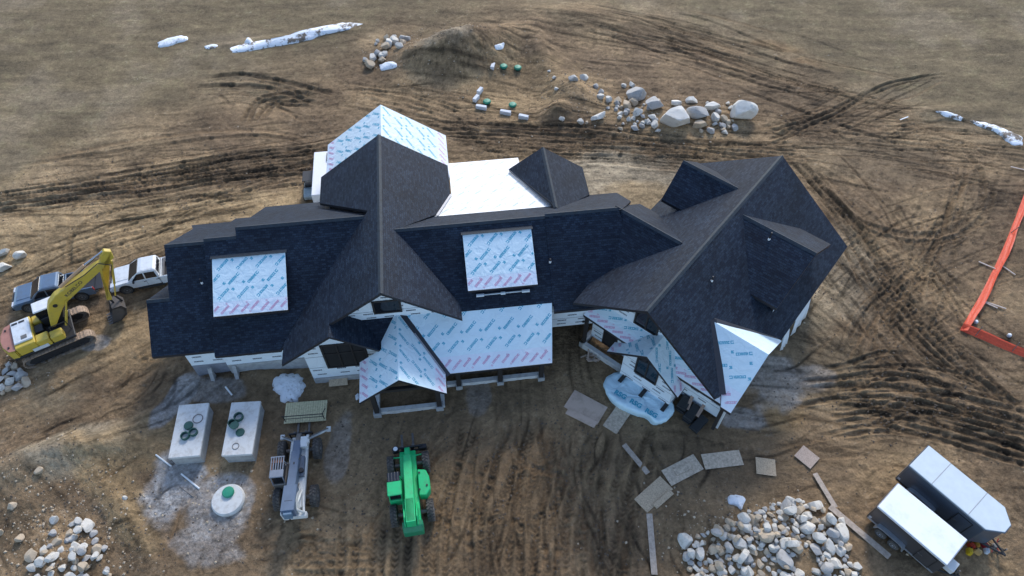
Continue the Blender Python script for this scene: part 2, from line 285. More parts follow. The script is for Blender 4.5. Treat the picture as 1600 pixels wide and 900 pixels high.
for c, wd, dp, dk, tread in TR:
    st = np.concatenate([[0], np.cumsum(np.linalg.norm(np.diff(c, axis=0), axis=1))])
    for i0 in range(0, len(c) - 1, 14):
        seg = c[i0:i0 + 15]; ss = st[i0:i0 + 15]
        x0, x1 = seg[:, 0].min() - 1, seg[:, 0].max() + 1; y0, y1 = seg[:, 1].min() - 1, seg[:, 1].max() + 1
        r0, r1 = np.searchsorted(order_y, [y0, y1])
        if r1 <= r0: continue
        sub = X2[r0:r1]; rr, cc = np.nonzero((sub > x0) & (sub < x1))
        if len(rr) == 0: continue
        idx = (rr + r0) * nc + cc; px = X[idx]; py = Y[idx]
        best = np.full(len(idx), 9.); bs = np.zeros(len(idx))
        for j in range(len(seg) - 1):
            a = seg[j]; d = seg[j + 1] - a; L2 = d @ d + 1e-9
            t = np.clip(((px - a[0]) * d[0] + (py - a[1]) * d[1]) / L2, 0, 1)
            ex = px - a[0] - t * d[0]; ey = py - a[1] - t * d[1]; dd = np.sqrt(ex * ex + ey * ey); sg = np.sign(d[0] * ey - d[1] * ex)
            m = dd < np.abs(best); best[m] = (dd * np.where(sg == 0, 1, sg))[m]; bs[m] = (ss[j] + t * (ss[j + 1] - ss[j]))[m]
        tot = st[-1]; fade = np.clip(np.minimum(bs, tot - bs) / 1.5, 0, 1) * np.clip(.85 + .9 * (wob[idx] - .45), .35, 1.15)
        q = np.abs(best) / (wd / 2); ins = np.exp(-(q ** 4)) ; edge = np.exp(-((q - 1.35) / .4) ** 2)
        lug = (.5 + .5 * np.cos(2 * math.pi * (bs + np.abs(best) * .9) / .34)) * ins if tread else 0
        dz[idx] = np.clip(dz[idx] + (-dp * ins + dp * .6 * edge + dp * .5 * lug) * fade, -.2, .16)
        if dk > 0: dark[idx] = np.maximum(dark[idx], dk * fade * (ins * (.9 if not tread else .30 + .80 * (1 - lug)) + .12 * edge))
        else: light[idx] = np.maximum(light[idx], -dk * fade * ins)
rough = (fbm(X * 2.2, Y * 2.2, 21, 4, .6) - .5)
fieldb = [un(*p) for p in [(-400, 420), (0, 310), (150, 232), (330, 150), (520, 95), (600, 40), (760, 8), (900, 12), (1100, 45), (1300, 125), (1440, 175), (1600, 225), (2000, 330)]]
yb = np.interp(X, [p[0] for p in fieldb], [p[1] for p in fieldb])
field = sm(-6, 6, Y - yb + (fbm(X * .25, Y * .25, 5, 4) - .5) * 9)
rough2 = (fbm(X * 6, Y * 6, 23, 3, .65) - .5)
Z = Z + dz * (1 - .4 * field) + rough * (.11 * (1 - field) + .05) + rough2 * .05
def L3(*c): return np.array(srgb(*c))[None, :]
n1 = fbm(X * .22, Y * .22, 11, 5)[:, None]; n2 = fbm(X * 1.1, Y * 1.1, 12, 5, .6)[:, None]; n3 = fbm(X * 5, Y * 5, 13, 3, .7)[:, None]
st_ = fbm(X * .25, Y * 1.4, 14, 5, .6)[:, None]
brown = L3(128, 107, 84); tan = L3(168, 143, 108); umber = L3(150, 126, 98); grey = L3(174, 172, 172); olive = L3(126, 113, 92); pale = L3(162, 149, 128)  # umber lightened to lift the front soil out of the house shadow
C = brown * (1 - sm(.35, .75, n1)) + tan * sm(.35, .75, n1) * .45 + brown * sm(.35, .75, n1) * .55
def over(C, wgt, col, am=1.0):
    wgt = np.clip(wgt * am, 0, 1)[:, None]; return C * (1 - wgt) + col * wgt
nb = (fbm(X * .6, Y * .6, 31, 4) - .5)
def pat(u, v, rx, ry, rot=0, soft=.5, nz=1.6): return 1 - sm(1 - soft, 1 + soft, blob(X, Y, u, v, rx, ry, rot) + nb * nz)
for u, v, rx, ry, rot, col, am in [(120, 370, 9, 4, 10, tan, .75), (330, 335, 7, 2.2, 15, tan, .8), (60, 440, 4, 3, 0, tan, .4), (990, 285, 6, 4, -10, pale, .75), (1010, 320, 4, 2.5, 0, tan, .7), (820, 135, 6, 5, 0, tan, .5), (1290, 430, 3.5, 5, -30, pale, .45),
        (1265, 560, 4, 4, 0, olive, .5), (1225, 640, 1.6, 1.4, 0, L3(172, 140, 100), .8), (200, 530, 4, 3, 0, tan, .4), (110, 710, 4.5, 1.6, 25, pale, .8), (180, 770, 5, 1.2, -45, tan, .8), (230, 690, 3, 2, 0, tan, .7), (1225, 72, 3, .9, -15, L3(165, 125, 82), .6), (1310, 105, 4, .8, -20, L3(160, 120, 80), .5), (1560, 130, 4, 1, -10, tan, .4), (20, 240, 4, 3, 0, L3(160, 132, 92), .6), (30, 130, 6, 3, 0, olive, .4),
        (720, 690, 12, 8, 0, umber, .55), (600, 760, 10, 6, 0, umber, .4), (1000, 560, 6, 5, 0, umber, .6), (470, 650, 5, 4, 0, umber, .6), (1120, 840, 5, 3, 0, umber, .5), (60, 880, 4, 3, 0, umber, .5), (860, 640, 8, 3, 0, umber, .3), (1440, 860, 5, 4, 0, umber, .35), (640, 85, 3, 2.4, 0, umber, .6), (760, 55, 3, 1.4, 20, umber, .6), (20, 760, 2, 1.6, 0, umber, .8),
        (430, 165, 4, 2.2, 0, umber, .55), (1400, 640, 9, 2.6, -8, umber, .45), (695, 80, 2.6, 2.4, 0, L3(156, 143, 124), .7), (1350, 250, 6, 3, 0, olive, .25), (850, 175, 2, 1, 0, umber, .5), (900, 150, 2, 2, 0, umber, .5)]:
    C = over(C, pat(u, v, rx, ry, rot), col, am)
gmask = np.zeros_like(X)
for u, v, rx, ry, rot, am in [(268, 765, 1.5, 2.6, 0, 1), (290, 735, 1.4, 1.4, 0, 1), (280, 620, 1.0, 2.2, -20, .9), (330, 610, 2.2, .9, 0, .55), (340, 790, 2.0, 2.0, 0, .75), (330, 850, 2.2, 1.6, 0, .5), (1205, 600, 2.0, 2.4, -30, .5), (1165, 655, 1.4, .8, 0, .6), (745, 620, .8, 1.5, 0, .35), (530, 700, .7, 2.2, 0, .35), (640, 560, .6, .8, 0, .4), (150, 535, .9, .7, 0, .6), (1270, 590, 1.5, 1.0, 0, .4)]:
    m_ = pat(u, v, rx, ry, rot, .35, 2.2) * am; gmask = np.maximum(gmask, m_)
C = over(C, gmask * (.8 + .7 * (n3[:, 0] - .4)), grey)
fcol = olive * (1 - .5 * sm(.4, .7, st_)) + L3(98, 88, 74) * .5 * sm(.4, .7, st_)
fcol = fcol * (1 - .35 * sm(.5, .75, n1)) + L3(142, 130, 116) * .35 * sm(.5, .75, n1)
fcol = fcol * (1 - .18 * sm(.55, .7, n2)) + L3(118, 116, 86) * .18 * sm(.55, .7, n2)
C = C * (1 - field[:, None]) + fcol * np.array([1.03, .985, .90])[None, :] * field[:, None]
# streaks scraped along the way the machines drove
stk = np.zeros_like(X); wsum = np.full_like(X, .12)
for u, v, rx, ry, ang, f_ in [(200, 290, 22, 7, 8, 1), (500, 260, 12, 6, 10, 1), (900, 205, 18, 5, -4, 1), (1150, 215, 10, 6, -8, 1), (1330, 330, 7, 9, -55, 1), (1480, 330, 8, 9, 60, .8), (1400, 480, 8, 8, -60, 1), (1440, 640, 14, 5, -10, 1.3), (830, 770, 13, 12, 94, .55), (600, 850, 8, 6, 92, .6), (420, 850, 8, 5, 20, .5), (130, 420, 10, 5, 22, .8), (150, 640, 9, 5, 35, .6), (1050, 80, 22, 7, -12, .8), (1350, 180, 12, 6, 20, .9), (700, 170, 9, 5, -12, .9), (180, 800, 8, 5, -45, .7), (1300, 720, 9, 5, 8, .5), (600, 690, 9, 5, 60, .4), (400, 120, 10, 7, 10, .7), (1520, 250, 8, 8, -5, .9), (1560, 480, 8, 10, 5, .6)]:
    wgt = np.exp(-blob(X, Y, u, v, rx, ry)); c_, s_ = math.cos(R(ang)), math.sin(R(ang)); al = X * c_ + Y * s_; ac = -X * s_ + Y * c_ + (fbm(X * .12, Y * .12, int(u), 2) - .5) * 2.0
    stk += wgt * f_ * (fbm(al * .24, ac * 3.3, int(v) + 5, 4, .55) - .5); wsum += wgt
stk = (stk / wsum)[:, None]
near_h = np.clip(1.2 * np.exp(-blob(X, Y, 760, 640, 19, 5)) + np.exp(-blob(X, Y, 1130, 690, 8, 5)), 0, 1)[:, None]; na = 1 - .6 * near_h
speck = (sm(.54, .68, fbm(X * 3.2, Y * 3.2, 91, 3, .7)) * sm(.38, .62, fbm(X * .35, Y * .35, 92, 3)))[:, None]
fs_ = (fbm(X * .35 + Y * .05, Y * 2.2, 88, 5, .62) - .5)[:, None]
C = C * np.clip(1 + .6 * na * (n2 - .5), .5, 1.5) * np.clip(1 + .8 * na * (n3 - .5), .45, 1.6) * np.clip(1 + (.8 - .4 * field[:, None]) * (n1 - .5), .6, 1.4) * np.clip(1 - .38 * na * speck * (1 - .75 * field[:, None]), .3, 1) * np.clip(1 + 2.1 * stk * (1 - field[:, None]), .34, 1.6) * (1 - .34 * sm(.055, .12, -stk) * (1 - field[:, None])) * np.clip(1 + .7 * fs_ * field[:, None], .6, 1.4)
frost = sm(.66, .80, n3[:, 0] * .6 + n2[:, 0] * .4) * .35; C = over(C, frost, L3(165, 155, 140))
C = C * (1 - .70 * np.clip(dark * 1.1, 0, 1)[:, None]); C = over(C, light, L3(150, 122, 92), .9)
C = np.clip(C * np.array([.96, .94, .885])[None, :], .01, .9)
faces = (np.arange(nr - 1)[:, None] * nc + np.arange(nc - 1)[None, :]).ravel()
quads = np.stack([faces, faces + 1, faces + nc + 1, faces + nc], 1).astype(np.int32)
me = bpy.data.meshes.new('ground'); me.vertices.add(nr * nc); me.vertices.foreach_set('co', np.stack([X, Y, Z], 1).astype(np.float32).ravel())
me.loops.add(quads.size); me.loops.foreach_set('vertex_index', quads.ravel()); me.polygons.add(len(quads))
me.polygons.foreach_set('loop_start', (np.arange(len(quads)) * 4).astype(np.int32)); me.polygons.foreach_set('use_smooth', np.ones(len(quads), bool))
me.update(calc_edges=True)
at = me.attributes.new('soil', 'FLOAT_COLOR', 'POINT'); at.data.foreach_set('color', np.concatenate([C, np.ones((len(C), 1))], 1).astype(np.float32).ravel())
gm = bpy.data.materials.new('bare_soil'); gm.use_nodes = True; n = gm.node_tree.nodes; l = gm.node_tree.links; b = n['Principled BSDF']; b.inputs['Roughness'].default_value = .9; b.inputs['Specular IOR Level'].default_value = .2
a_ = n.new('ShaderNodeAttribute'); a_.attribute_name = 'soil'; tc = n.new('ShaderNodeTexCoord'); no = n.new('ShaderNodeTexNoise'); no.inputs['Scale'].default_value = 7; no.inputs['Detail'].default_value = 8; no.inputs['Roughness'].default_value = .75
l.new(tc.outputs['Object'], no.inputs['Vector']); mr = n.new('ShaderNodeMapRange'); mr.inputs[1].default_value = .25; mr.inputs[2].default_value = .75; mr.inputs[3].default_value = .62; mr.inputs[4].default_value = 1.36; l.new(no.outputs[0], mr.inputs[0])
vm = n.new('ShaderNodeVectorMath'); vm.operation = 'SCALE'; l.new(a_.outputs[0], vm.inputs[0]); l.new(mr.outputs[0], vm.inputs['Scale']); l.new(vm.outputs[0], b.inputs['Base Color'])
bp_ = n.new('ShaderNodeBump'); bp_.inputs['Strength'].default_value = 1.0; bp_.inputs['Distance'].default_value = .13; l.new(no.outputs[0], bp_.inputs['Height']); l.new(bp_.outputs[0], b.inputs['Normal'])
me.materials.append(gm); go = bpy.data.objects.new('ground', me); COL.objects.link(go); go['kind'] = 'structure'

# ------------------------------------------------------------------ house
HR = root('unfinished_house', 'sprawling unfinished house with dark shingle gables and blue printed underlayment on its roofs', 'house', (0, 31, 0)); HR['_w'] = (0, 31, 0)
def plane(z0, gs, gt, s0, t0): return lambda s, t: z0 + gs * (s - s0) + gt * (t - t0)
def grad(pl): z = pl(0, 0); return pl(1, 0) - z, pl(0, 1) - z
def slope_uv(pl):
    gs, gt = grad(pl); g = math.hypot(gs, gt) or 1e-6; us, ut = (gt / g, -gs / g); k_ = math.sqrt(1 + g * g)
    return (lambda s, t: (s * us + t * ut, (s * gs + t * gt) / g * k_)), (us, ut), (gs / g, gt / g), k_
def slab(name, a, pl, poly, mats, parent=None, th=.24, dz=0., fold=0):
    n_ = len(poly); area = sum(poly[i][0] * poly[(i + 1) % n_][1] - poly[(i + 1) % n_][0] * poly[i][1] for i in range(n_))
    if area < 0: poly = poly[::-1]
    top = [fr(a, s, t, pl(s, t) + dz) for s, t in poly]; bot = [(p[0], p[1], p[2] - th) for p in top]
    m = MB(); m.add(top + bot, [tuple(range(n_)), tuple(range(2 * n_ - 1, n_ - 1, -1))] + [(i, i + n_, (i + 1) % n_ + n_, (i + 1) % n_) for i in range(n_)])
    m.m = [0] + [1] * (n_ + 1)
    o = m.build(name, mats, parent or HR)
    if parent is not None and not parent.get('_w'): o.location = (0, 0, 0)
    uvf = slope_uv(pl)[0]; uv = o.data.uv_layers.new(name='UVMap'); co = [uvf(*p) for p in poly] * 2
    for lp in o.data.loops: uv.data[lp.index].uv = co[lp.vertex_index]
    return o
def shingled(a, pl, poly, th=.24, name='roof_slope'): return slab(name, a, pl, poly, [SHING, M_FASC], th=th)
def clip(poly, f):
    out = []
    for i in range(len(poly)):
        p, q = poly[i], poly[(i + 1) % len(poly)]; fp, fq = f(p), f(q)
        if fp >= 0: out.append(p)
        if (fp >= 0) != (fq >= 0): t = fp / (fp - fq); out.append((p[0] + (q[0] - p[0]) * t, p[1] + (q[1] - p[1]) * t))
    return out
def inside(poly, p):
    c = False
    for i in range(len(poly)):
        (x0, y0), (x1, y1) = poly[i], poly[(i + 1) % len(poly)]
        if (y0 > p[1]) != (y1 > p[1]) and p[0] < (x1 - x0) * (p[1] - y0) / (y1 - y0) + x0: c = not c
    return c
rg = random.Random(3)
# letter-like strokes of the underlayment print: too small to read in the picture
def word(n_l, h):
    q = []; x = 0
    for i in range(n_l):
        w_ = h * .62; st = rg.choice('abcd')
        q.append((x, 0, x + w_ * .36, h))
        if st in 'ab': q.append((x + w_ * .62, 0, x + w_ * .95, h))
        if st in 'bcd': q.append((x + w_ * .36, h * .68, x + w_ * .95, h)); 
        if st in 'cd': q.append((x + w_ * .36, 0, x + w_ * .95, h * .3))
        if st in 'ad': q.append((x + w_ * .3, h * .38, x + w_ * .8, h * .64))
        x += w_ * 1.08
    return q, x
def ring(h): return [(0, 0, h, h * .25), (0, h * .75, h, h), (0, h * .25, h * .25, h * .75), (h * .75, h * .25, h, h * .4)]
def prints(a, pl, sheets, parent, big=True, ang=45, col=None, loff=0):
    """printed marks lying on the sheets; sheets = [(poly_st, v0, v1, kind)]"""
    uvf, (us, ut), (vs_, vt), k_ = slope_uv(pl)
    for mcol, kinds in ((col or M_TEAL, 'm'), (M_PINK, 'i')):
        mb = MB()
        for si, (poly, v0, v1, kind) in enumerate(sheets):
            if kind != kinds: continue
            ps = [uvf(*p) for p in poly]; u0 = min(p[0] for p in ps); u1 = max(p[0] for p in ps)
            vc = (v0 + v1) / 2; step = 1.22 if kind == 'm' else .62; u = u0 + .1 + (si % 2) * step * .45; j = 0
            while u < u1:
                items = []
                if kind == 'm':
                    wq, L = word(6, .175 if big else .1); items.append((u, vc, wq + [(x0 + L + .04, y0, x1 + L + .04, y1) for x0, y0, x1, y1 in ring(.19 if big else .1)], L + .23))
                    items.append((u + step * .5, vc + (.26 if si % 2 else -.26), ring(.17) + [(.05, .05, .12, .12)], .17))
                else:
                    wq, L = word(7, .15); items.append((u, vc + rg.uniform(-.08, .08), wq, L))
                    if j % 2: items.append((u + .3, vc - .3, ring(.11), .11)); items.append((u + .1, vc + .3, ring(.11), .11))
                for uc, vcc, qs, L in items:
                    c_, s_ = math.cos(R(ang)), math.sin(R(ang)); flip = -1 if si % 2 else 1
                    for x0, y0, x1, y1 in qs:
                        cs = []
                        for xx, yy in ((x0, y0), (x1, y0), (x1, y1), (x0, y1)):
                            xx = (xx - L / 2) * flip; yy = (yy - .09) * flip
                            cs.append((uc + xx * c_ - yy * s_, vcc + xx * s_ + yy * c_))
                        st = [(uu * us + vv / k_ * vs_, uu * ut + vv / k_ * vt) for uu, vv in cs]
                        if all(inside(poly, p) for p in st):
                            mb.add([fr(a, p[0], p[1], pl(*p) + .016) for p in st], [(0, 1, 2, 3)])
                u += step; j += 1
        if mb.f: 
            o = mb.build('printed_marks', mcol, parent); o.location = (0, 0, 0); o['kind'] = 'stuff'
def membrane(a, pl, poly, th=.22, course=1.0, ice=1, big=True, ang=45, col=None, mats=None, edge=None, icemat=None):
    deck = slab('roof_deck', a, pl, poly, [M_OSB, edge or M_FASC], th=th)
    uvf = slope_uv(pl)[0]; vv = [uvf(*p)[1] for p in poly]; v0 = min(vv); n_ = max(1, int(round((max(vv) - v0) / course))); cs = (max(vv) - v0) / n_
    sheets = []
    for i in range(n_):
        a0 = v0 + i * cs - (.06 if i else 0) + .012; a1 = v0 + (i + 1) * cs
        pp = clip(clip(poly, lambda p: uvf(*p)[1] - a0), lambda p: a1 - uvf(*p)[1])
        if len(pp) < 3: continue
        kind = 'i' if i < ice else 'm'
        o = slab('underlayment_sheet', a, pl, pp, [(icemat or M_ICE) if kind == 'i' else (mats or M_MEMB)] * 2, parent=deck, th=.006, dz=.009 + .003 * (i % 2)); o.location = (0, 0, 0)
        sheets.append((pp, a0, a1, kind))
    prints(a, pl, sheets, deck, big, ang, col)
    return deck
def strip(a, p0, p1, wd, m_, name='valley_flashing', up=.02, th=.02):
    P = Vector(fr(a, *p0)); Q = Vector(fr(a, *p1)); d = (Q - P); L = d.length; d.normalize(); side = d.cross(Vector((0, 0, 1))).normalized(); nn = side.cross(d)
    mb = MB(); mb.box((0, 0, 0), (L, wd, th)); M = Matrix((d, side, nn)).transposed()
    mb.v = [tuple(M @ Vector(v) + (P + Q) / 2 + nn * up) for v in mb.v]; return mb.build(name, m_, HR)
def cap(a, p0, p1, wd=.32):   # bent ridge cap
    P = Vector(fr(a, *p0)); Q = Vector(fr(a, *p1)); d = (Q - P).normalized(); s_ = d.cross(Vector((0, 0, 1))).normalized(); mb = MB(); vs = []
    for E_ in (P, Q):
        for k_, h in ((-.5, -.75 * wd / 2 + .035), (0, .035), (.5, -.75 * wd / 2 + .035), (0, -.03)): vs.append(E_ + s_ * wd * k_ + Vector((0, 0, h)))
    mb.add(vs, [(0, 1, 5, 4), (1, 2, 6, 5), (2, 3, 7, 6), (3, 0, 4, 7), (3, 2, 1, 0), (4, 5, 6, 7)]); return mb.build('ridge_cap', M_CAP, HR)
g9 = .75
# --- left garage wing (frame A)
pA2 = plane(3.5, 0, g9, 0, 26.55); pA3 = plane(3.5, 0, g9, 0, 26.1)
BR = 9.2; BS = -4.65; pBl = plane(BR, g9, 0, BS, 0); pBr = plane(BR, -g9, 0, BS, 0)
shingled(AA, pA2, [(-20.05, 26.55), (-16.0, 26.55), (-16.0, 32.2), (-18.62, 32.2), (-18.62, 29.45), (-20.05, 29.45)])
shingled(AA, plane(pA2(0, 29.45), 0, -g9, 0, 29.45), [(-20.05, 29.45), (-18.4, 29.45), (-18.4, 32.4), (-20.05, 32.4)])
shingled(AA, plane(pA2(0, 32.2), 0, -g9, 0, 32.2), [(-18.62, 32.2), (-16.0, 32.2), (-16.0, 38.0), (-19.3, 38.0), (-18.62, 36.6)])
zA3 = pA3(0, 32.15)
vs0 = BS - (BR - 3.5) / g9   # valley bottom of A3/B
shingled(AA, pA3, [(-16.05, 26.1), (vs0 + .35, 26.1), (-5.2, 32.6), (-14.0, 32.6), (-14.0, 32.15), (-16.05, 32.15)])
shingled(AA, plane(zA3, 0, -g9, 0, 32.15), [(-16.05, 32.15), (-13.8, 32.15), (-13.8, 38.15), (-16.05, 38.15)])
zA4 = pA3(0, 32.6)
shingled(AA, plane(zA4, 0, -g9, 0, 32.6), [(-14.0, 32.6), (-5.0, 32.6), (-8.6, 37.4), (-8.6, 39.2), (-14.0, 39.2)])
cap(AA, (-18.62, 32.2, pA2(0, 32.2)), (-16.0, 32.2, pA2(0, 32.2))); cap(AA, (-16.05, 32.15, zA3), (-14.0, 32.15, zA3)); cap(AA, (-14.0, 32.6, zA4), (-5.8, 32.6, zA4)); cap(AA, (-20.05, 29.45, pA2(0, 29.45)), (-18.6, 29.45, pA2(0, 29.45)))
# --- tall cross gable B and the low gable C in front of it
CF, BF, BB = 24.65, 25.55, 39.55
CS = -8.17
shingled(AA, pBl, [(BS, BF), (-7.35, BF), (CS, BF + .02), (CS, CF), (-11.6, CF), (-11.6, 26.2), (-9.4, 29.0), (-5.5, 32.9), (-9.4, 36.9), (-9.4, BB), (BS, BB)])
shingled(AA, pBr, [(BS, BF), (-.05, BF), (-.05, 26.6), (-3.6, 30.9), (-3.6, 31.2), (-.9, 34.2), (-.05, 36.4), (-.05, BB), (BS, BB)])
zC = pBl(CS, 0); pCr = plane(zC, -g9, 0, CS, 0)
cap(AA, (BS, BF, BR), (BS, BB, BR))
pF = plane(3.1, 0, .64, 0, 23.25); ES = -4.15; EZ = 5.45; pEl = plane(EZ, .83, 0, ES, 0); pEr = plane(EZ, -.83, 0, ES, 0); EF = 21.8
shingled(AA, pCr, [(CS, CF), (-5.3, CF), (-5.3, 25.35), (-7.25, 27.45), (CS, 27.45)], th=.2)
shingled(AA, pF, [(-7.4, 27.2), (-5.34, 25.3), (ES, 26.98), (ES, 27.2)], th=.16)
# --- porch gable E and porch roof F, both still in underlayment
membrane(AA, pEl, [(ES, EF), (ES, 26.95), (-5.3, 25.28), (-5.3, 24.72), (-6.87, 24.72), (-6.87, EF)], course=.92, ang=45)
membrane(AA, pEr, [(ES, EF), (-1.45, EF), (-1.45, 23.2), (ES, 26.95)], course=.92, ang=45)
membrane(AA, pF, [(-1.30, 23.25), (5.42, 23.25), (5.85, 26.78), (-.1, 26.95), (-.1, 27.1), (-4.0, 27.1)], course=1.06)
strip(AA, (-4.02, 27.1, pF(0, 27.1)), (-1.22, 23.2, pF(0, 23.2)), .5, M_FLASH, up=.03); strip(AA, (-4.16, 26.95, EZ - .0), (-1.5, 23.2, pEr(-1.5, 0)), .10, M_GFLASH, up=.05)
# --- main wing G with its back slopes
GZ = 8.58; GT = 31.0; pG = plane(GZ, 0, g9, 0, GT); pGb = plane(GZ, 0, -g9, 0, GT); pG2 = plane(GZ + .1, 0, g9, 0, GT + .08)
shingled(AA, pG, [(-3.9, GT), (BS, GT), (BS, 30.2), (-.3, 26.5), (5.9, 26.5), (5.9, GT)])
shingled(AA, pG2, [(5.9, 26.0), (9.5, 26.0), (11.3, 29.0), (10.75, GT + .08), (5.9, GT + .08)])
shingled(AA, pGb, [(-3.9, GT), (11.0, GT), (12.3, 33.2), (12.3, 36.5), (-1.2, 36.5), (-1.2, 33.9), (BS, GT + .5)])
cap(AA, (-3.9, GT, GZ), (5.9, GT, GZ)); cap(AA, (5.9, GT + .08, GZ + .1), (10.7, GT + .08, GZ + .1))
pW = plane(6.53, 0, -.285, 0, 33.75)
membrane(AA, pW, [(-1.3, 33.75), (6.85, 33.75), (6.85, 38.9), (5.45, 38.9), (5.45, 41.2), (0.02, 41.2), (0.02, 36.6)], course=1.1, ice=0, col=M_FAINT, ang=45, big=True, mats=membrane_mat('sunlit_underlayment', (.84, .84, .82), .45), edge=M_WRAP)  # lit copy of the underlayment: sun's whitening put in sheet and print colour
strip(AA, (-1.1, 33.72, 6.62), (.0, 36.4, 5.86), .16, M_GFLASH); strip(AA, (6.75, 33.75, 6.6), (4.55, 39.1, 5.2), .18, M_GFLASH, up=.06)
# --- back gable P, back porch gable Q
PZ = 7.18; PS = 7.0
shingled(AA, plane(PZ, g9, 0, PS, 0), [(PS, 32.6), (PS, 39.1), (4.5, 39.1), (6.8, 33.7)]); shingled(AA, plane(PZ, -g9, 0, PS, 0), [(PS, 32.6), (PS, 39.1), (10.15, 39.1), (10.15, 36.2)])
cap(AA, (PS, 33.0, PZ), (PS, 39.1, PZ))
QZ = 8.2; QS = -4.62
M_MEMBQ = membrane_mat('bright_underlayment', (.64, .74, .79))
membrane(AA, plane(QZ, .75, 0, QS, 0), [(QS, 39.3), (QS, 44.1), (-9.25, 44.1), (-9.25, 39.3)], course=.92, ang=45, mats=M_MEMBQ, edge=M_WRAP); membrane(AA, plane(QZ, -.75, 0, QS, 0), [(QS, 39.3), (QS, 44.1), (.03, 44.1), (.03, 39.3)], course=.92, ang=45, mats=M_MEMBQ, edge=M_WRAP)
# --- shed dormers
def dormer(s0, s1, t0, t1, ztop, pm, frontwin):
    pl = plane(ztop, 0, .48, 0, t1); membrane(AA, pl, [(s0, t0), (s1, t0), (s1, t1), (s0, t1)], th=.14, course=1.0)
    strip(AA, (s0 - .1, t1 + .02, ztop + .02), (s1 + .1, t1 + .02, ztop + .02), .26, M_CAP, 'head_flashing', up=.035)
    mb = MB(); zt = pl(0, t0 + .35) - .15; zb = pm(0, t0 + .35) - .3
    P = [fr(AA, s, t, z) for s, t, z in ((s0 + .12, t0 + .35, zb), (s1 - .12, t0 + .35, zb), (s1 - .12, t1, pl(0, t1) - .3), (s0 + .12, t1, pl(0, t1) - .3), (s0 + .12, t0 + .35, zt), (s1 - .12, t0 + .35, zt), (s1 - .12, t1 - .1, pl(0, t1 - .1) - .15), (s0 + .12, t1 - .1, pl(0, t1 - .1) - .15))]
    mb.add(P, [(3, 2, 1, 0), (4, 5, 6, 7), (0, 1, 5, 4), (1, 2, 6, 5), (2, 3, 7, 6), (3, 0, 4, 7)]); mb.build('dormer_wall', M_FASC, HR)
    if frontwin:
        mb = MB(); 
        for q in (0, 1, 2): mb.box(fr(AA, s0 + .75 + (s1 - s0 - 1.5) * q / 2, t0 + .05, pm(0, t0) + .33), (.5 if q != 1 else .3, .12, .16), Matrix.Rotation(AA, 3, 'Z'))
        mb.box(fr(AA, (s0 + s1) / 2, t0 + .10, pm(0, t0) + .28), (s1 - s0 - 1.3, .06, .06), Matrix.Rotation(AA, 3, 'Z'))
        mb.build('window_sill', M_WRAP, HR)
dormer(-15.62, -11.0, 27.65, 31.1, 7.30, pA3, False); dormer(.48, 4.92, 27.05, 30.42, 8.2, pG, True)
# --- right wing H (frame H): e1 along its ridge, e2 to its left
gH = .72; HZ = 9.5; HE = 8.88; pHl = plane(HZ, 0, -gH, 0, HE); pHr = plane(HZ, 0, gH, 0, HE); HF, HB = 22.85, 39.6
shingled(AH, pHl, [(HF, HE), (HB, HE), (HB, 14.7), (31.0, 14.7), (27.3, 14.2), (HF + .08, 13.85)])
shingled(AH, pHr, [(HF, HE), (HB, HE), (HB, 2.42), (29.5, 2.42), (26.25, 6.05), (23.3, 3.35), (HF, 3.5)])
cap(AH, (HF, HE, HZ), (HB, HE, HZ))
LZ = 8.5; LE = 29.4; pLf = plane(LZ, g9, 0, LE, 0); pLb = plane(LZ, -g9, 0, LE, 0)
shingled(AH, pLf, [(LE, 15.4), (LE, 9.9), (25.2, 13.6), (25.6, 14.6)]); shingled(AH, pLb, [(LE, 15.4), (LE, 9.9), (33.0, 12.5), (33.0, 15.4)])
cap(AH, (LE, 15.4, LZ), (LE, 10.4, LZ))
MZ = 8.8; ME = 35.65
shingled(AH, plane(MZ, g9, 0, ME, 0), [(ME, 14.1), (ME, 9.6), (33.25, 12.2), (33.25, 14.0)]); shingled(AH, plane(MZ, -g9, 0, ME, 0), [(ME, 14.1), (ME, 9.6), (38.05, 12.2), (38.05, 14.0)])
NZ = 9.15; NE = 33.35
shingled(AH, plane(NZ, .62, 0, NE, 0), [(NE, 8.6), (NE, 3.35), (29.85, 3.55), (29.85, 5.6)]); shingled(AH, plane(NZ, -.62, 0, NE, 0), [(NE, 8.6), (NE, 3.35), (36.85, 3.2), (36.85, 5.6)])
cap(AH, (NE, 8.5, NZ), (NE, 3.35, NZ)); cap(AH, (ME, 9.9, MZ), (ME, 14.1, MZ))
JZ = 7.47; JE = 26.15
M_MEMBJ = M_MEMB
membrane(AH, plane(JZ, .75, 0, JE, 0), [(JE, 6.05), (JE, 2.35), (22.9, 2.35), (22.9, 3.0), (23.35, 3.3)], course=1.3, ang=35); membrane(AH, plane(JZ, -.75, 0, JE, 0), [(JE, 6.05), (JE, 2.35), (29.4, 2.35), (29.4, 2.5)], course=1.2, ice=0, ang=10, mats=M_MEMBJ, big=False, col=M_FAINT)
strip(AH, (26.2, 6.1, pHr(0, 6.1)), (23.35, 3.32, pHr(0, 3.32)), .5, M_FLASH, up=.05); strip(AH, (26.3, 6.0, pHr(0, 6.0)), (29.35, 2.55, pHr(0, 2.55)), .3, M_FLASH, up=.05)
pK = plane(3.75, .7, 0, 23.85, 0)
membrane(AH, pK, [(23.85, 2.48), (24.95, 2.48), (24.95, 7.45), (23.85, 6.4)], course=.7, ang=25, ice=1); membrane(AH, pK, [(23.9, 13.55), (24.95, 13.3), (24.95, 8.95), (23.85, 9.98)], course=.7, ang=25, ice=1)
KZ = 5.2; KE = 8.2; KF = 22.95
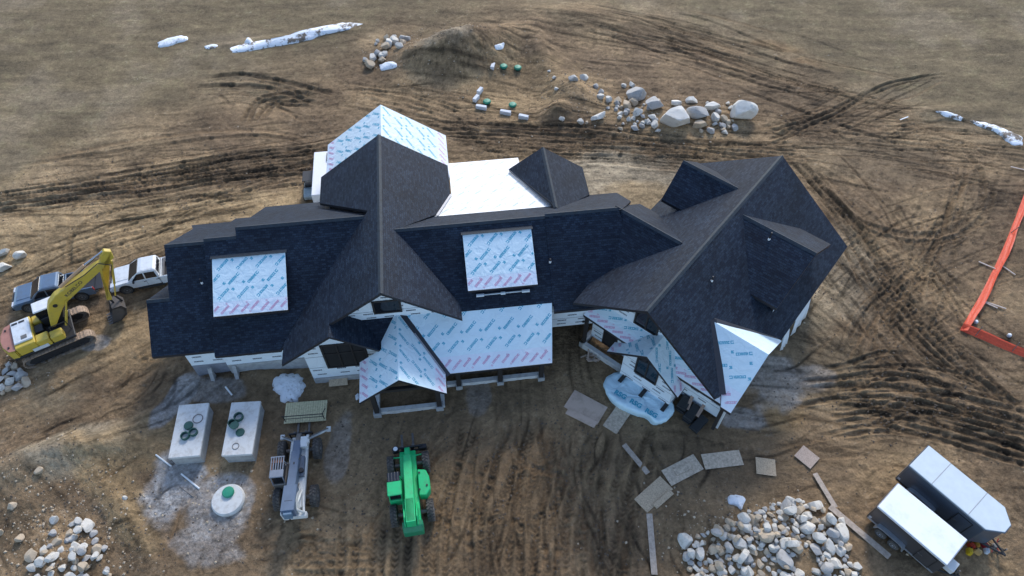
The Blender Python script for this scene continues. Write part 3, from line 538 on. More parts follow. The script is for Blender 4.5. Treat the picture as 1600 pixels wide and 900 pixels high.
membrane(AH, plane(KZ, 0, -.78, 0, KE), [(KF, KE), (24.95, KE), (24.95, 9.2), (23.85, 10.2), (23.85, 10.9), (KF, 10.9)], course=.95, ang=45); membrane(AH, plane(KZ, 0, .78, 0, KE), [(KF, KE), (24.95, KE), (24.95, 7.15), (23.85, 6.15), (23.85, 5.55), (KF, 5.55)], course=.95, ang=45)
# --- walls: wrap in bands with dark laps, printed in black, windows and foundations
def wall(a, p0, p1, z0, prof, mat_=None, band=1.3, name='wall', th=.2, inward=1):
    """upright wall from p0 to p1 (s,t); prof = [(frac, z)] top outline left to right"""
    P = Vector(fr(a, *p0, 0)); Q = Vector(fr(a, *p1, 0)); d = Q - P; L = d.length; d.normalize(); n_ = Vector((-d.y, d.x, 0)) * inward
    poly = [(0, z0), (L, z0)] + [(f * L, z) for f, z in reversed(prof)]
    F_ = lambda x, y, z: tuple(P + d * x + n_ * y + Vector((0, 0, z)))
    mb = MB(); mb.prism(poly, 0, th, f=F_); o = mb.build(name, M_FASC if mat_ is None else mat_, HR)
    if mat_ is None:
        zt = max(z for f, z in prof); z = z0; i = 0; pb = MB()
        while z < zt - .05:
            zz = min(z + band, zt); pp = clip(clip(poly, lambda p: p[1] - z - .02), lambda p: zz - .02 - p[1])
            if len(pp) >= 3:
                m2 = MB(); m2.prism(pp, -.012, -.002, f=F_); q = m2.build('wrap_sheet', M_WRAP, o); q.location = (0, 0, 0)
                x = .25 + (i % 2) * .8
                while x < L - .7:
                    for zc in (z + band * .30, z + band * .72):
                        wq, WL = word(7, .13); xo = x + rg.uniform(-.1, .3)
                        if all(inside(pp, c) for c in ((xo, zc - .05), (xo + WL, zc + .12), (xo + WL, zc - .05), (xo, zc + .12))) and rg.random() < .95:
                            for x0, y0, x1, y1 in wq: pb.add([F_(xo + u_, -.016, zc + v_) for u_, v_ in ((x0, y0), (x1, y0), (x1, y1), (x0, y1))], [(0, 1, 2, 3)])
                    x += 1.35
            z = zz; i += 1
        if pb.f: q = pb.build('printed_marks', M_BLKP, o); q.location = (0, 0, 0); q['kind'] = 'stuff'
    return o, F_
def window(F_, poly, mull=(), pane=M_GLASS, fr_=.07):
    r_ = bpy.data.objects.new('window', None); COL.objects.link(r_); r_.parent = HR; r_.location = (0, -31, 0)
    m = MB(); m.prism(poly, -.03, .02, f=F_); m.build('pane', pane, r_)
    m = MB(); n_ = len(poly)
    def bar(p, q, wd):
        L = math.hypot(q[0] - p[0], q[1] - p[1]); dx, dy = (q[0] - p[0]) / L * wd / 2, (q[1] - p[1]) / L * wd / 2
        m.prism([(p[0] - dx + dy, p[1] - dy - dx), (q[0] + dx + dy, q[1] + dy - dx), (q[0] + dx - dy, q[1] + dy + dx), (p[0] - dx - dy, p[1] - dy + dx)], -.09, -.028, f=F_)
    for i in range(n_): bar(poly[i], poly[(i + 1) % n_], fr_)
    for p, q in mull: bar(p, q, fr_ * .8)
    m.build('frame', M_TIMB, r_)
def foundation(a, p0, p1, z0, z1, th=.25, m_=None, name='foundation'):
    return wall(a, p0, p1, z0, [(0, z1), (1, z1)], m_ or M_FOUND, name=name, th=th)
# garage front
wall(AA, (-18.35, 26.98), (-16.0, 26.98), 1.35, [(0, 3.45), (1, 3.45)]); foundation(AA, (-18.35, 26.95), (-16.0, 26.95), -.4, 1.35)
wall(AA, (-16.0, 26.75), (-10.4, 26.75), 1.35, [(0, 3.55), (1, 3.55)]); foundation(AA, (-16.0, 26.72), (-10.4, 26.72), -.4, 1.35, m_=M_CONC)
for s_ in (-17.2, -15.6): mb = MB(); mb.prism([(0, -.3), (1.0, -.3), (.12, 1.3), (0, 1.3)], -.12, .12, f=lambda x, y, z, s_=s_: fr(AA, s_ + y, 26.72 - x * .8, z)); mb.build('foundation_buttress', M_CONC, HR)
wall(AA, (-18.35, 37.4), (-18.35, 26.98), .0, [(0, 3.4), (.22, 4.6), (.5, 7.2), (.78, 4.6), (1, 3.4)])
wall(AA, (-9.0, 38.6), (-18.35, 37.4), .0, [(0, 3.5), (1, 3.5)])
# low gable C wall with the big opening
o, F_ = wall(AA, (-10.4, 25.5), (-5.0, 25.5), .55, [(0, 4.55), ((CS + 10.4) / 5.4, 6.2), (1, 3.9)]); foundation(AA, (-10.4, 25.45), (-5.0, 25.45), -.4, .55, m_=M_CONC)
window(F_, [(1.25, 1.8), (3.95, 1.8), (3.95, 4.0), (3.2, 4.45), (1.25, 4.45)], [((1.25, 3.45), (3.95, 3.45)), ((2.2, 1.8), (2.2, 4.4)), ((3.1, 1.8), (3.1, 4.4))], M_DARK, .12)
wall(AA, (-10.4, 27.0), (-10.4, 25.5), -.3, [(0, 4.4), (1, 4.4)])
# tall gable B wall above the porch roof
o, F_ = wall(AA, (-8.6, 26.6), (-.7, 26.6), 2.0, [(0, 5.9), ((BS + 8.6) / 7.9, 8.85), (1, 5.9)], band=1.0)
window(F_, [(3.12, 5.85), (4.78, 5.85), (4.78, 7.05), (3.12, 7.05)], [], M_GLASS, .12)
wall(AA, (-.6, 27.1), (-.6, 38.9), .0, [(0, 5.7), (1, 5.7)]); wall(AA, (-8.7, 38.9), (-8.7, 33), .0, [(0, 5.6), (1, 5.6)]); wall(AA, (-.7, 38.9), (-8.7, 38.9), 0, [(0, 5.7), (.5, 8.6), (1, 5.7)])
# porch E / F: timber posts, kerbs
def post(a, s, t, z0, z1, wd=.3, m_=M_TIMB, name='post'):
    mb = MB(); mb.box(fr(a, s, t, (z0 + z1) / 2), (wd, wd, z1 - z0), Matrix.Rotation(a, 3, 'Z')); return mb.build(name, m_, HR, bevel=.015)
for s_ in (-6.2, -2.1): post(AA, s_, 22.6, .35, pEl(s_, 0) - .2 if s_ < ES else pEr(s_, 0) - .2); post(AA, s_, 22.6, -.2, .36, .5, M_CONC, 'pier')
for s_ in (-.7, 2.1, 4.9): post(AA, s_, 24.0, .3, pF(0, 24.0) - .2); post(AA, s_, 24.0, -.2, .32, .45, M_CONC, 'pier')
for p0, p1 in (((-6.35, 22.55), (-1.9, 22.55)), ((-1.5, 24.05), (5.0, 24.05)), ((-1.75, 22.55), (-1.75, 24.2)), ((-6.35, 25.3), (-6.35, 22.55))): foundation(AA, p0, p1, -.35, .3, .3, M_CONCW, 'porch_kerb')
def beam(a, p, q, wd=.22, h=.3, m_=M_TIMB, name='beam'):
    P = Vector(fr(a, *p)); Q = Vector(fr(a, *q)); d = Q - P; L = d.length; M = Matrix.Rotation(math.atan2(d.y, d.x), 3, 'Z') @ Matrix.Rotation(-math.asin(d.z / L), 3, 'Y')
    mb = MB(); mb.box((P + Q) / 2, (L, wd, h), M); return mb.build(name, m_, HR)
beam(AA, (-6.6, 22.6, 3.0), (-1.7, 22.6, 3.0)); beam(AA, (ES, 22.0, EZ - .42), (ES, 26.5, EZ - .42), .2, .3); beam(AA, (-1.3, 24.0, 3.15), (5.3, 24.0, 3.15))
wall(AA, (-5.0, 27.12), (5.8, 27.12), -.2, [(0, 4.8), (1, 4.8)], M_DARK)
# G2 wall
o, F_ = wall(AA, (5.85, 26.4), (8.9, 26.4), 2.5, [(0, 4.95), (1, 4.95)], band=.92); m = MB(); m.tube(F_(2.2, -.06, 2.85), F_(2.2, .01, 2.85), .1, n=12); m.build('vent_cap', M_BLK, HR)
wall(AA, (5.9, 28.6), (9.6, 28.6), -.2, [(0, 4), (1, 4)], M_FOUND); pass
wall(AA, (10.0, 36.0), (-.6, 36.0), .0, [(0, 4.4), (1, 4.4)])
# H front: gable wall, pent roof wall, K2 gable
o, F_ = wall(AH, (24.95, 13.3), (24.95, 3.0), .3, [(0, 5.9), ((13.3 - HE) / 10.3, 8.95), (1, 5.2)], band=1.05)
window(F_, [(2.96, 4.75), (4.62, 4.75), (4.62, 7.2), (2.96, 6.9)], [((3.78, 4.75), (3.78, 7.05))], M_GLASS, .11)
window(F_, [(1.0, .45), (2.05, .45), (2.05, 2.2), (1.0, 2.2)], [], M_DARK, .1)
o, F_ = wall(AH, (23.4, 9.85), (23.4, 6.05), .2, [(0, 3.65), (.434, 4.9), (1, 3.3)], band=1.0)
window(F_, [(.98, 2.2), (2.55, 2.2), (2.55, 3.7), (1.65, 4.3), (.98, 4.0)], [((1.75, 2.2), (1.75, 4.2))], M_GLASS, .1)
wall(AH, (23.4, 6.05), (24.95, 6.05), .2, [(0, 3.3), (1, 3.5)]); wall(AH, (24.95, 9.85), (23.4, 9.85), .2, [(0, 3.6), (1, 3.5)])
wall(AH, (25.0, 3.0), (39.0, 3.1), .0, [(0, 4.9), (1, 4.9)]); wall(AH, (39.0, 3.1), (39.0, 13.9), .0, [(0, 4.9), (.53, 9.0), (1, 5.6)]); wall(AH, (39.0, 13.9), (29.0, 13.9), 0, [(0, 5.4), (1, 5.4)])
wall(AH, (34.0, 13.5), (37.3, 13.5), 5.0, [(0, 6.9), (.5, 8.4), (1, 6.9)], inward=-1); wall(AH, (36.3, 3.75), (30.4, 3.75), 5.2, [(0, 7.0), (.5, 8.8), (1, 7.0)], inward=-1)
wall(AH, (24.6, 2.75), (28.6, 2.75), 4.6, [(0, 5.6), (.4, 6.9), (1, 5.2)])
for p0, p1 in (((23.85, 13.55), (23.85, 6.1)), ((25.15, 13.55), (23.85, 13.55))): foundation(AH, p0, p1, -.4, .55, .3, M_CONCW, 'porch_kerb')
for e1, e2 in ((24.1, 3.0), (24.05, 13.3)): post(AH, e1, e2, .3, 3.6, .22)
for e2, z0 in ((3.05, 0),): post(AH, 24.5, 2.85, .0, 3.7, .14, M_PVC, 'downpipe')
for e1a, e1b, z0, z1 in ((31.6, 32.7, 1.2, 4.2), (33.4, 36.2, .9, 4.3)):   # loose wrap hanging out under the right eave
    mb = MB(); N_ = 9; vs = []
    for i in range(N_):
        for j in range(5): q = j / 4; vs.append(fr(AH, e1a + (e1b - e1a) * i / (N_ - 1) * (1 - .25 * q), 3.02 - .75 * q ** .7 - .07 * math.sin(i * 2.1 + j), z1 + (z0 - z1) * q))
    mb.add(vs, [(i * 5 + j, i * 5 + j + 1, i * 5 + j + 6, i * 5 + j + 5) for i in range(N_ - 1) for j in range(4)]); o = mb.build('loose_wrap', M_WRAP, HR, smooth=True); sl = o.modifiers.new('thick', 'SOLIDIFY'); sl.thickness = .015
# vent pipes and boots on the roof
for a, s_, t_, pl, hh in ((AA, -16.5, 30.1, pA2, .28), (AH, 28.0, 7.4, pHr, .3), (AH, 32.85, 6.2, plane(NZ, .62, 0, NE, 0), .5), (AA, 5.95, 28.6, pG2, .18)):
    m = MB(); z = pl(s_, t_); m.lathe([(.085, -.1), (.08, .03), (.05, .09)], 10, fr(a, s_, t_, z)); o = m.build('pipe_boot', M_PVC, HR); m = MB(); m.tube(fr(a, s_, t_, z), fr(a, s_, t_, z + hh + .12), .045); m.build('vent_pipe', M_BLK, HR)

# ------------------------------------------------------------------ vehicles
def wheel(parent, x, y, z, r, wd, rim=.55, side=1, lug=0, rimmat=None):
    m = MB(); h = wd / 2
    m.lathe([(r * .55, -h * .9), (r * .86, -h), (r * .97, -h * .8), (r, -h * .45), (r, h * .45), (r * .97, h * .8), (r * .86, h), (r * .55, h * .9)], 26, ax='y')
    if lug:
        for k_ in range(20):
            for sd in (-1, 1):
                a = 2 * math.pi * (k_ + (.5 if sd > 0 else 0)) / 20; c = Vector((math.cos(a) * r * 1.0, sd * h * .48, math.sin(a) * r * 1.0))
                m.box(c, (.07, h * .95, .09), Matrix.Rotation(-a, 3, 'Y') @ Matrix.Rotation(sd * .5, 3, 'X'))
    t = m.build('wheel', M_RUB, parent, loc=(x, y, z)); 
    q = MB(); q.lathe([(r * rim, h * .55 * side), (r * rim * .9, h * .93 * side), (r * .2, h * .7 * side), (r * .16, h * .96 * side), (.001, h * .96 * side)] , 16, ax='y'); q.build('rim', rimmat or M_RIM, t, smooth=False)
    return t
def quad(parent, name, pts, m_, th=.02):
    P = [Vector(p) for p in pts]; n_ = (P[1] - P[0]).cross(P[-1] - P[0]).normalized() * th; m = MB(); k_ = len(P)
    m.add([p - n_ * .5 for p in P] + [p + n_ * .5 for p in P], [tuple(range(k_ - 1, -1, -1)), tuple(range(k_, 2 * k_))] + [(i, (i + 1) % k_, (i + 1) % k_ + k_, i + k_) for i in range(k_)]); return m.build(name, m_, parent)
def pickup(label, loc, rz, body, tailgate_down, group=None):
    r = root('pickup_truck', label, 'pickup truck', loc, rz, group); W_ = .96
    m = MB(); m.prism([(-.80, .45), (-.80, 1.17), (1.2, 1.17), (1.45, 1.16), (2.45, 1.04), (2.72, .92), (2.78, .6), (2.7, .42)], -W_, W_); m.build('body', body, r, bevel=.07, seg=2)
    m = MB(); m.prism([(1.42, 1.15), (2.42, 1.05), (2.42, 1.08), (1.42, 1.19)], -.55, .55); m.build('hood_bulge', body, r, bevel=.02)
    m = MB(); zs = [(1.14, -.80, 1.42, .93), (1.5, -.76, .98, .84), (1.80, -.70, .50, .74), (1.86, -.55, .30, .64)]; vs = []
    for z, x0, x1, y in zs: vs += [(x0, -y, z), (x1, -y, z), (x1, y, z), (x0, y, z)]
    m.add(vs, [(3, 2, 1, 0), (12, 13, 14, 15)] + [(4 * j + i, 4 * j + (i + 1) % 4, 4 * j + 4 + (i + 1) % 4, 4 * j + 4 + i) for j in range(3) for i in range(4)]); m.build('cab', body, r, bevel=.035, seg=2)
    quad(r, 'windshield', [(1.36, -.80, 1.21), (1.36, .80, 1.21), (.585, .66, 1.76), (.585, -.66, 1.76)], M_GLASS, .05)
    quad(r, 'rear_window', [(-.79, .66, 1.25), (-.79, -.66, 1.25), (-.745, -.6, 1.7), (-.745, .6, 1.7)], M_GLASS, .04)
    for sd in (-1, 1):
        f = lambda x, z: (x, sd * (.93 - (z - 1.14) * .255 + .006), z)
        for pts in ([(.22, 1.22), (1.12, 1.22), (.64, 1.70), (.22, 1.72)], [(-.66, 1.22), (.12, 1.22), (.12, 1.72), (-.58, 1.70)]):
            quad(r, 'side_window', [f(*p) for p in (pts if sd < 0 else pts[::-1])], M_GLASS, .03)
        m = MB(); m.box((1.0, sd * 1.06, 1.24), (.12, .22, .17)); m.build('mirror', M_BLK, r, bevel=.03)
        for x in (.25, -.62): m = MB(); m.box((x, sd * (W_ + .012), 1.02), (.18, .03, .04)); m.build('door_handle', M_BLK, r)
        for x in (.17, -.73): m = MB(); m.box((x, sd * (W_ + .003), .82), (.014, .008, .6)); m.build('door_seam', M_BLK, r)
        m = MB(); m.box((-.0, sd * 1.0, .42), (1.9, .16, .06)); m.build('running_board', M_BLK, r, bevel=.015)
        m = MB(); m.box((2.70, sd * .68, .88), (.14, .44, .18)); m.build('headlight', mat('headlight_glass', (.55, .57, .6), .15), r, bevel=.03)
        m = MB(); m.box((-2.80, sd * .88, .98), (.06, .14, .34)); m.build('tail_light', mat('red_lens', (.35, .02, .02), .25), r, bevel=.015)
        m = MB(); m.box((-1.79, sd * .915, .80), (2.0, .11, .78)); m.build('bed_side', body, r, bevel=.03)
        for x in (1.78, -1.78):
            m = MB(); m.lathe([(.50, -.02), (.50, .012)], 22, (x, sd * (W_ + .005), .46), 'y'); m.build('wheel_arch', M_BLK, r)
            wheel(r, x, sd * .86, .40, .40, .27, .6, sd)
    m = MB(); m.box((-1.79, 0, .72), (1.98, 1.74, .08)); m.build('bed_floor', M_BLK, r)
    for sd in (-1, 1): m = MB(); m.box((-1.79, sd * .73, .86), (.95, .24, .24)); m.build('bed_wheelhouse', M_BLK, r, bevel=.03)
    m = MB(); m.box((-.88, 0, .80), (.09, 1.84, .78)); m.build('bed_front', body, r, bevel=.02)
    m = MB()
    if tailgate_down: m.box((-3.08, 0, .74), (.54, 1.66, .07))
    else: m.box((-2.79, 0, .9), (.08, 1.66, .54))
    m.build('tailgate', M_BLK if tailgate_down else body, r, bevel=.015)
    m = MB(); m.box((2.80, 0, .56), (.16, 1.86, .24)); m.build('front_bumper', M_BLK if tailgate_down else body, r, bevel=.04); m = MB(); m.box((-2.88, 0, .55), (.18, 1.8, .18)); m.build('rear_bumper', M_STEEL, r, bevel=.03)
    m = MB(); m.box((2.765, 0, .85), (.06, .86, .24)); m.build('grille', M_BLK, r, bevel=.02)
    if not tailgate_down: m = MB(); m.box((-1.1, 0, 1.2), (.10, 1.74, .06)); m.build('bed_rail', M_STEEL, r)
    m = MB(); m.box((0, 0, .45), (5.2, .9, .2)); m.build('chassis', M_BLK, r)
    return r
p = un(88, 452, .8); pickup('slate blue pickup truck with its tailgate down, behind the excavator boom', (p[0] - .1, p[1] - .05, g1(p[0], p[1])), R(197.2), mat('slate_blue_paint', (.12, .175, .245), .3, .35, var=.08, scale=2, coat=.5, dirt=(.13, .14, .15)), True)
p = un(238, 424, .8); pickup('white and grey pickup truck parked against the left end of the house', (p[0] - .1, p[1] - .1, g1(p[0], p[1])), R(195), mat('white_paint', (.66, .68, .69), .3, var=.04, scale=2, coat=.4, dirt=(.42, .40, .38)), False)
# vehicle mostly hidden behind the house: white box truck body with a pickup nose beside it
def hidden_truck():
    p = un(500, 268, 2.7); r = root('box_truck', 'white box truck mostly hidden behind the tall back gable', 'truck', (p[0] + .55, p[1] - .1, g1(p[0], p[1])), R(97)); bm_ = mat('white_box', (.78, .77, .76), .5, var=.03)
    m = MB(); m.box((0, 0, 1.75), (5.0, 2.2, 2.0)); m.build('cargo_box', bm_, r, bevel=.04); m = MB(); m.box((-.0, 0, .62), (5.2, 1.0, .2)); m.build('chassis', M_BLK, r)
    m = MB(); m.box((1.7, -.2, 2.82), (.9, .5, .14)); m.build('roof_vent', M_STEEL, r, bevel=.03)
    m = MB(); m.prism([(-4.2, .5), (-4.2, 1.1), (-3.5, 1.3), (-3.1, 2.0), (-2.6, 2.0), (-2.6, .5)], -.95, .95); m.build('cab', bm_, r, bevel=.06); quad(r, 'windshield', [(-3.53, .8, 1.32), (-3.53, -.8, 1.32), (-3.14, -.75, 1.95), (-3.14, .75, 1.95)], M_GLASS, .06)
    for x in (-3.5, 1.6):
        for sd in (-1, 1): wheel(r, x, sd * .88, .42, .42, .3, .6, sd)
    q = root('parked_quad', 'small grey utility vehicle beside the white box truck behind the house', 'utility vehicle', (*un(488, 292, .6)[:2], 0), R(97)); q.location.z = g1(q.location.x, q.location.y); gy = mat('utility_grey', (.28, .33, .34), .4)
    m = MB(); m.prism([(-1.3, .4), (-1.35, .8), (-.6, 1.0), (-.2, .9), (.3, .9), (.4, .75), (1.3, .75), (1.3, .4)], -.6, .6); m.build('body', gy, q, bevel=.06)
    m = MB(); m.box((.1, 0, 1.75), (1.2, 1.1, .06)); m.build('roof', M_BLK, q, bevel=.02); m = MB()
    for x in (-.4, .6):
        for y in (-.52, .52): m.tube((x, y, .8), (x, y, 1.75), .03)
    m.build('roll_cage', M_BLK, q)
    m = MB(); m.box((-.1, 0, 1.0), (.5, 1.0, .35)); m.build('seat', M_BLK, q, bevel=.06)
    for x in (-.85, .85):
        for sd in (-1, 1): wheel(q, x, sd * .6, .32, .32, .25, .5, sd)
hidden_truck()
# ------------------------------------------------------------------ excavator
def excavator():
    YEL = mat('excavator_yellow', (.50, .36, .045), .5, var=.12, scale=2.2, dirt=(.30, .23, .08)); RED = mat('faded_red', (.36, .16, .12), .6, var=.12, scale=2); PALE_ = mat('faded_white', (.55, .58, .6), .5, var=.1, scale=3, dirt=(.35, .35, .33)); SHOE = mat('track_shoe', (.40, .29, .20), .75, .2, var=.25, scale=5)
    az = R(31); c = Vector((-32.05, 27.45, 0)); c.z = g1(c.x, c.y) - .03; r = root('excavator', 'yellow tracked excavator with folded boom and bucket on the ground', 'excavator', c, az)
    for sd in (-1, 1):
        y = sd * 1.2; t = MB(); t.prism([(-1.75, .2), (-2.0, .5), (-1.75, .78), (1.75, .78), (2.0, .5), (1.75, .2)], y - .2, y + .2); tf = t.build('track_frame', M_BLK, r)
        m = MB(); path = []; Lx, r_ = 1.85, .46
        for i in range(17): path.append((-Lx + 2 * Lx * i / 16, .92, 0))
        for i in range(1, 9): a = math.pi / 2 - math.pi * i / 9; path.append((Lx + r_ * math.cos(a), r_ + r_ * math.sin(a), a - math.pi / 2))
        for i in range(17): path.append((Lx - 2 * Lx * i / 16, .0, math.pi))
        for i in range(1, 9): a = -math.pi / 2 - math.pi * i / 9; path.append((-Lx + r_ * math.cos(a), r_ + r_ * math.sin(a), a - math.pi / 2))
        for x, z, a in path: m.box((x, y, z + .04), (.205, .6, .045), Matrix.Rotation(-a, 3, 'Y')); m.box((x, y, z + .04) if 0 else (x - math.sin(a) * .03, y, z + .04 + math.cos(a) * .035), (.035, .6, .05), Matrix.Rotation(-a, 3, 'Y'))
        o = m.build('track_shoes', SHOE, r); o['kind'] = 'stuff'
        for x in (-Lx, Lx): m = MB(); m.lathe([(.36, -.16), (.36, .16)], 16, (x, y, .5), 'y'); m.build('track_wheel', M_STEEL, r)
        for x in np.linspace(-1.3, 1.3, 5): m = MB(); m.lathe([(.16, -.2), (.16, .2)], 10, (float(x), y, .24), 'y'); m.build('track_roller', M_STEEL, r)
    m = MB(); m.box((0, 0, .75), (1.6, 1.8, .4)); m.lathe([(.75, .9), (.75, 1.1)], 22); m.build('undercarriage', M_BLK, r)
    m = MB(); m.box((-.55, 0, 1.2), (3.9, 2.6, .22)); m.build('turntable_deck', M_BLK, r, bevel=.03)
    m = MB(); m.prism([(-2.1, -1.32), (-2.1, 1.32), (-2.55, 1.2), (-2.85, .6), (-2.92, 0), (-2.85, -.6), (-2.55, -1.2)], 1.1, 2.0, f=lambda x, y, z: (x, z, y)); m.build('counterweight', YEL, r, bevel=.08, seg=2)
    m = MB(); m.prism([(-2.1, -1.25), (-2.1, 1.25), (-2.5, 1.15), (-2.8, .55), (-2.86, 0), (-2.8, -.55), (-2.5, -1.15)], 2.005, 2.03, f=lambda x, y, z: (x, z, y)); cw = m.build('counterweight_top', RED, r, bevel=.01)
    for y in (-.8, .8): m = MB(); m.tube((-2.45, y, 2.03), (-2.45, y, 2.09), .07); m.build('lifting_eye', M_BLK, r)
    m = MB(); m.box((-1.45, 0, 1.72), (1.25, 2.5, .82)); m.build('engine_housing', YEL, r, bevel=.05)
    m = MB(); m.box((-1.45, .1, 2.19), (1.15, 2.0, .14)); hd = m.build('engine_hood', PALE_, r, bevel=.04); m = MB(); m.box((-1.35, -.55, 2.275), (.36, .3, .03)); m.build('hood_grille', M_STEEL, r)
    for x in (-1.75, -1.3): m = MB(); m.box((x, .85, 2.275), (.36, .14, .03)); m.build('hood_slot', M_BLK, r)
    m = MB(); m.box((-.42, -.93, 1.66), (.78, .72, .72)); m.build('tool_box', YEL, r, bevel=.05); m = MB(); m.box((.42, -.95, 1.6), (.8, .66, .6)); m.build('fuel_tank', YEL, r, bevel=.06)
    m = MB(); m.box((-.75, -1.31, 1.45), (1.0, .03, .28)); m.build('side_panel', PALE_, r); m = MB(); m.box((-.55, .15, 1.55), (.55, .7, .5)); m.build('valve_bank', M_BLK, r, bevel=.03)
    m = MB(); m.box((-.55, .95, 1.62), (.5, .66, .66)); m.build('side_housing', YEL, r, bevel=.05)
    # cab
    m = MB(); m.box((.55, .88, 1.72), (1.55, .92, .86)); cb = m.build('cab', M_BLK, r, bevel=.04); m = MB()
    for x in (-.18, 1.28):
        for y in (.46, 1.3): m.tube((x, y, 2.1), (x - .03, y, 2.92), .05, n=6)
    m.build('cab_pillars', M_BLK, r); m = MB(); m.box((.53, .88, 2.48), (1.4, .80, .78)); m.build('cab_glass', M_GLASS, r, bevel=.02)
    m = MB(); m.box((.53, .88, 2.96), (1.62, .98, .12)); m.build('cab_roof', mat('cab_roof_white', (.66, .67, .67), .5, var=.08, scale=3), r, bevel=.05)
    # boom, stick, bucket in the vertical plane of the machine
    X0 = .35
    def arm(name, poly, y0, y1, m_, bev=.03): q = MB(); q.prism([(x + X0, z) for x, z in poly], y0, y1); return q.build(name, m_, r, bevel=bev)
    bo = arm('boom', [(-.15, 1.75), (.15, 1.7), (1.25, 3.05), (1.75, 3.45), (4.75, 5.05), (5.05, 5.35), (4.95, 5.6), (4.6, 5.55), (1.35, 4.35), (.72, 3.85), (.35, 3.2)], -.24, .24, YEL, .04)
    q = MB(); q.tube((X0 + .98, -.28, 3.55), (X0 + .98, .28, 3.55), .15, n=14); q.build('boom_pin', M_BLK, r)
    arm('stick', [(4.55, 4.95), (5.0, 5.2), (5.72, 5.55), (5.78, 6.15), (5.45, 6.42), (5.1, 6.15), (4.75, 5.3), (3.75, 2.1), (4.05, 1.95)], -.17, .17, YEL, .03)
    for y in (-.42, .42): q = MB(); q.tube((X0 + .75, y, 1.65), (X0 + 1.35, y, 2.9), .085); q.tube((X0 + 1.35, y, 2.9), (X0 + 1.75, y, 3.75), .055); q.build('boom_cylinder', M_STEEL if y > 0 else YEL, r)
    q = MB(); q.tube((X0 + 1.9, 0, 4.72), (X0 + 3.9, 0, 5.75), .11, mi=0); q.build('stick_cylinder', mat('cylinder_tan', (.50, .30, .16), .5), r); q = MB(); q.tube((X0 + 3.9, 0, 5.75), (X0 + 5.35, 0, 6.33), .06); q.build('stick_cylinder_rod', mat('chrome_rod', (.5, .52, .56), .25, .8), r)
    q = MB(); q.tube((X0 + 5.45, 0, 5.3), (X0 + 4.75, 0, 3.2), .085); q.tube((X0 + 4.75, 0, 3.2), (X0 + 4.35, 0, 2.1), .05); q.build('bucket_cylinder', YEL, r)
    for y in (-.2, .2):
        q = MB(); pts = [(X0 + 2.2, y, 4.75), (X0 + 3.6, y * 1.4, 5.2), (X0 + 4.7, y * 1.5, 5.75), (X0 + 5.35, y * 1.6, 5.2), (X0 + 4.9, y * 1.5, 4.2)]
        for a_, b_ in zip(pts, pts[1:]): q.tube(a_, b_, .03, n=6)
        q.build('hydraulic_hose', M_BLK, r)
    q = MB(); q.tube((X0 + 4.3, 0, 2.1), (X0 + 4.5, 0, 1.35), .07); q.tube((X0 + 3.9, 0, 2.0), (X0 + 4.0, 0, 1.3), .07); q.build('bucket_link', M_BLK, r)
    prof = [(3.75, 1.55), (4.35, 1.5), (4.55, 1.05), (4.35, .45), (3.85, .12), (3.2, .08), (3.2, .16), (3.8, .22), (4.2, .55), (4.35, 1.0), (4.2, 1.35), (3.75, 1.4)]
    BK = mat('bucket_steel', (.075, .065, .058), .7, .3, var=.25, scale=3, dirt=(.14, .11, .08)); bk = arm('bucket', prof, -.55, .55, BK, 0)
    for y in (-.55, .53): arm('bucket_side', [(3.75, 1.5), (4.35, 1.48), (4.5, 1.05), (4.32, .48), (3.85, .15), (3.2, .1)], y, y + .03, BK, 0)
    for k_ in range(5): arm('bucket_tooth', [(3.25, .05), (2.95, .1), (3.25, .17)], -.5 + k_ * .23, -.4 + k_ * .23, M_STEEL, 0)
    vs, fs = textmesh('KOBELCO', .34, .008)
    ca = math.atan2(5.05 - 3.45, 4.75 - 1.75); q = MB(); q.add([(X0 + 2.55 + x * math.cos(ca) - y * math.sin(ca), -.246, 4.35 + x * math.sin(ca) + y * math.cos(ca)) for x, y, z in vs], fs); q.build('boom_lettering', M_BLKP, r)
    m = MB(); m.tube((1.25, -.6, 1.3), (1.25, -.6, 2.2), .03); m.tube((1.25, -.6, 2.2), (.2, -.6, 2.2), .03); m.tube((.2, -.6, 2.2), (.2, -.6, 1.3), .03); m.build('handrail', M_BLK, r)
excavator()
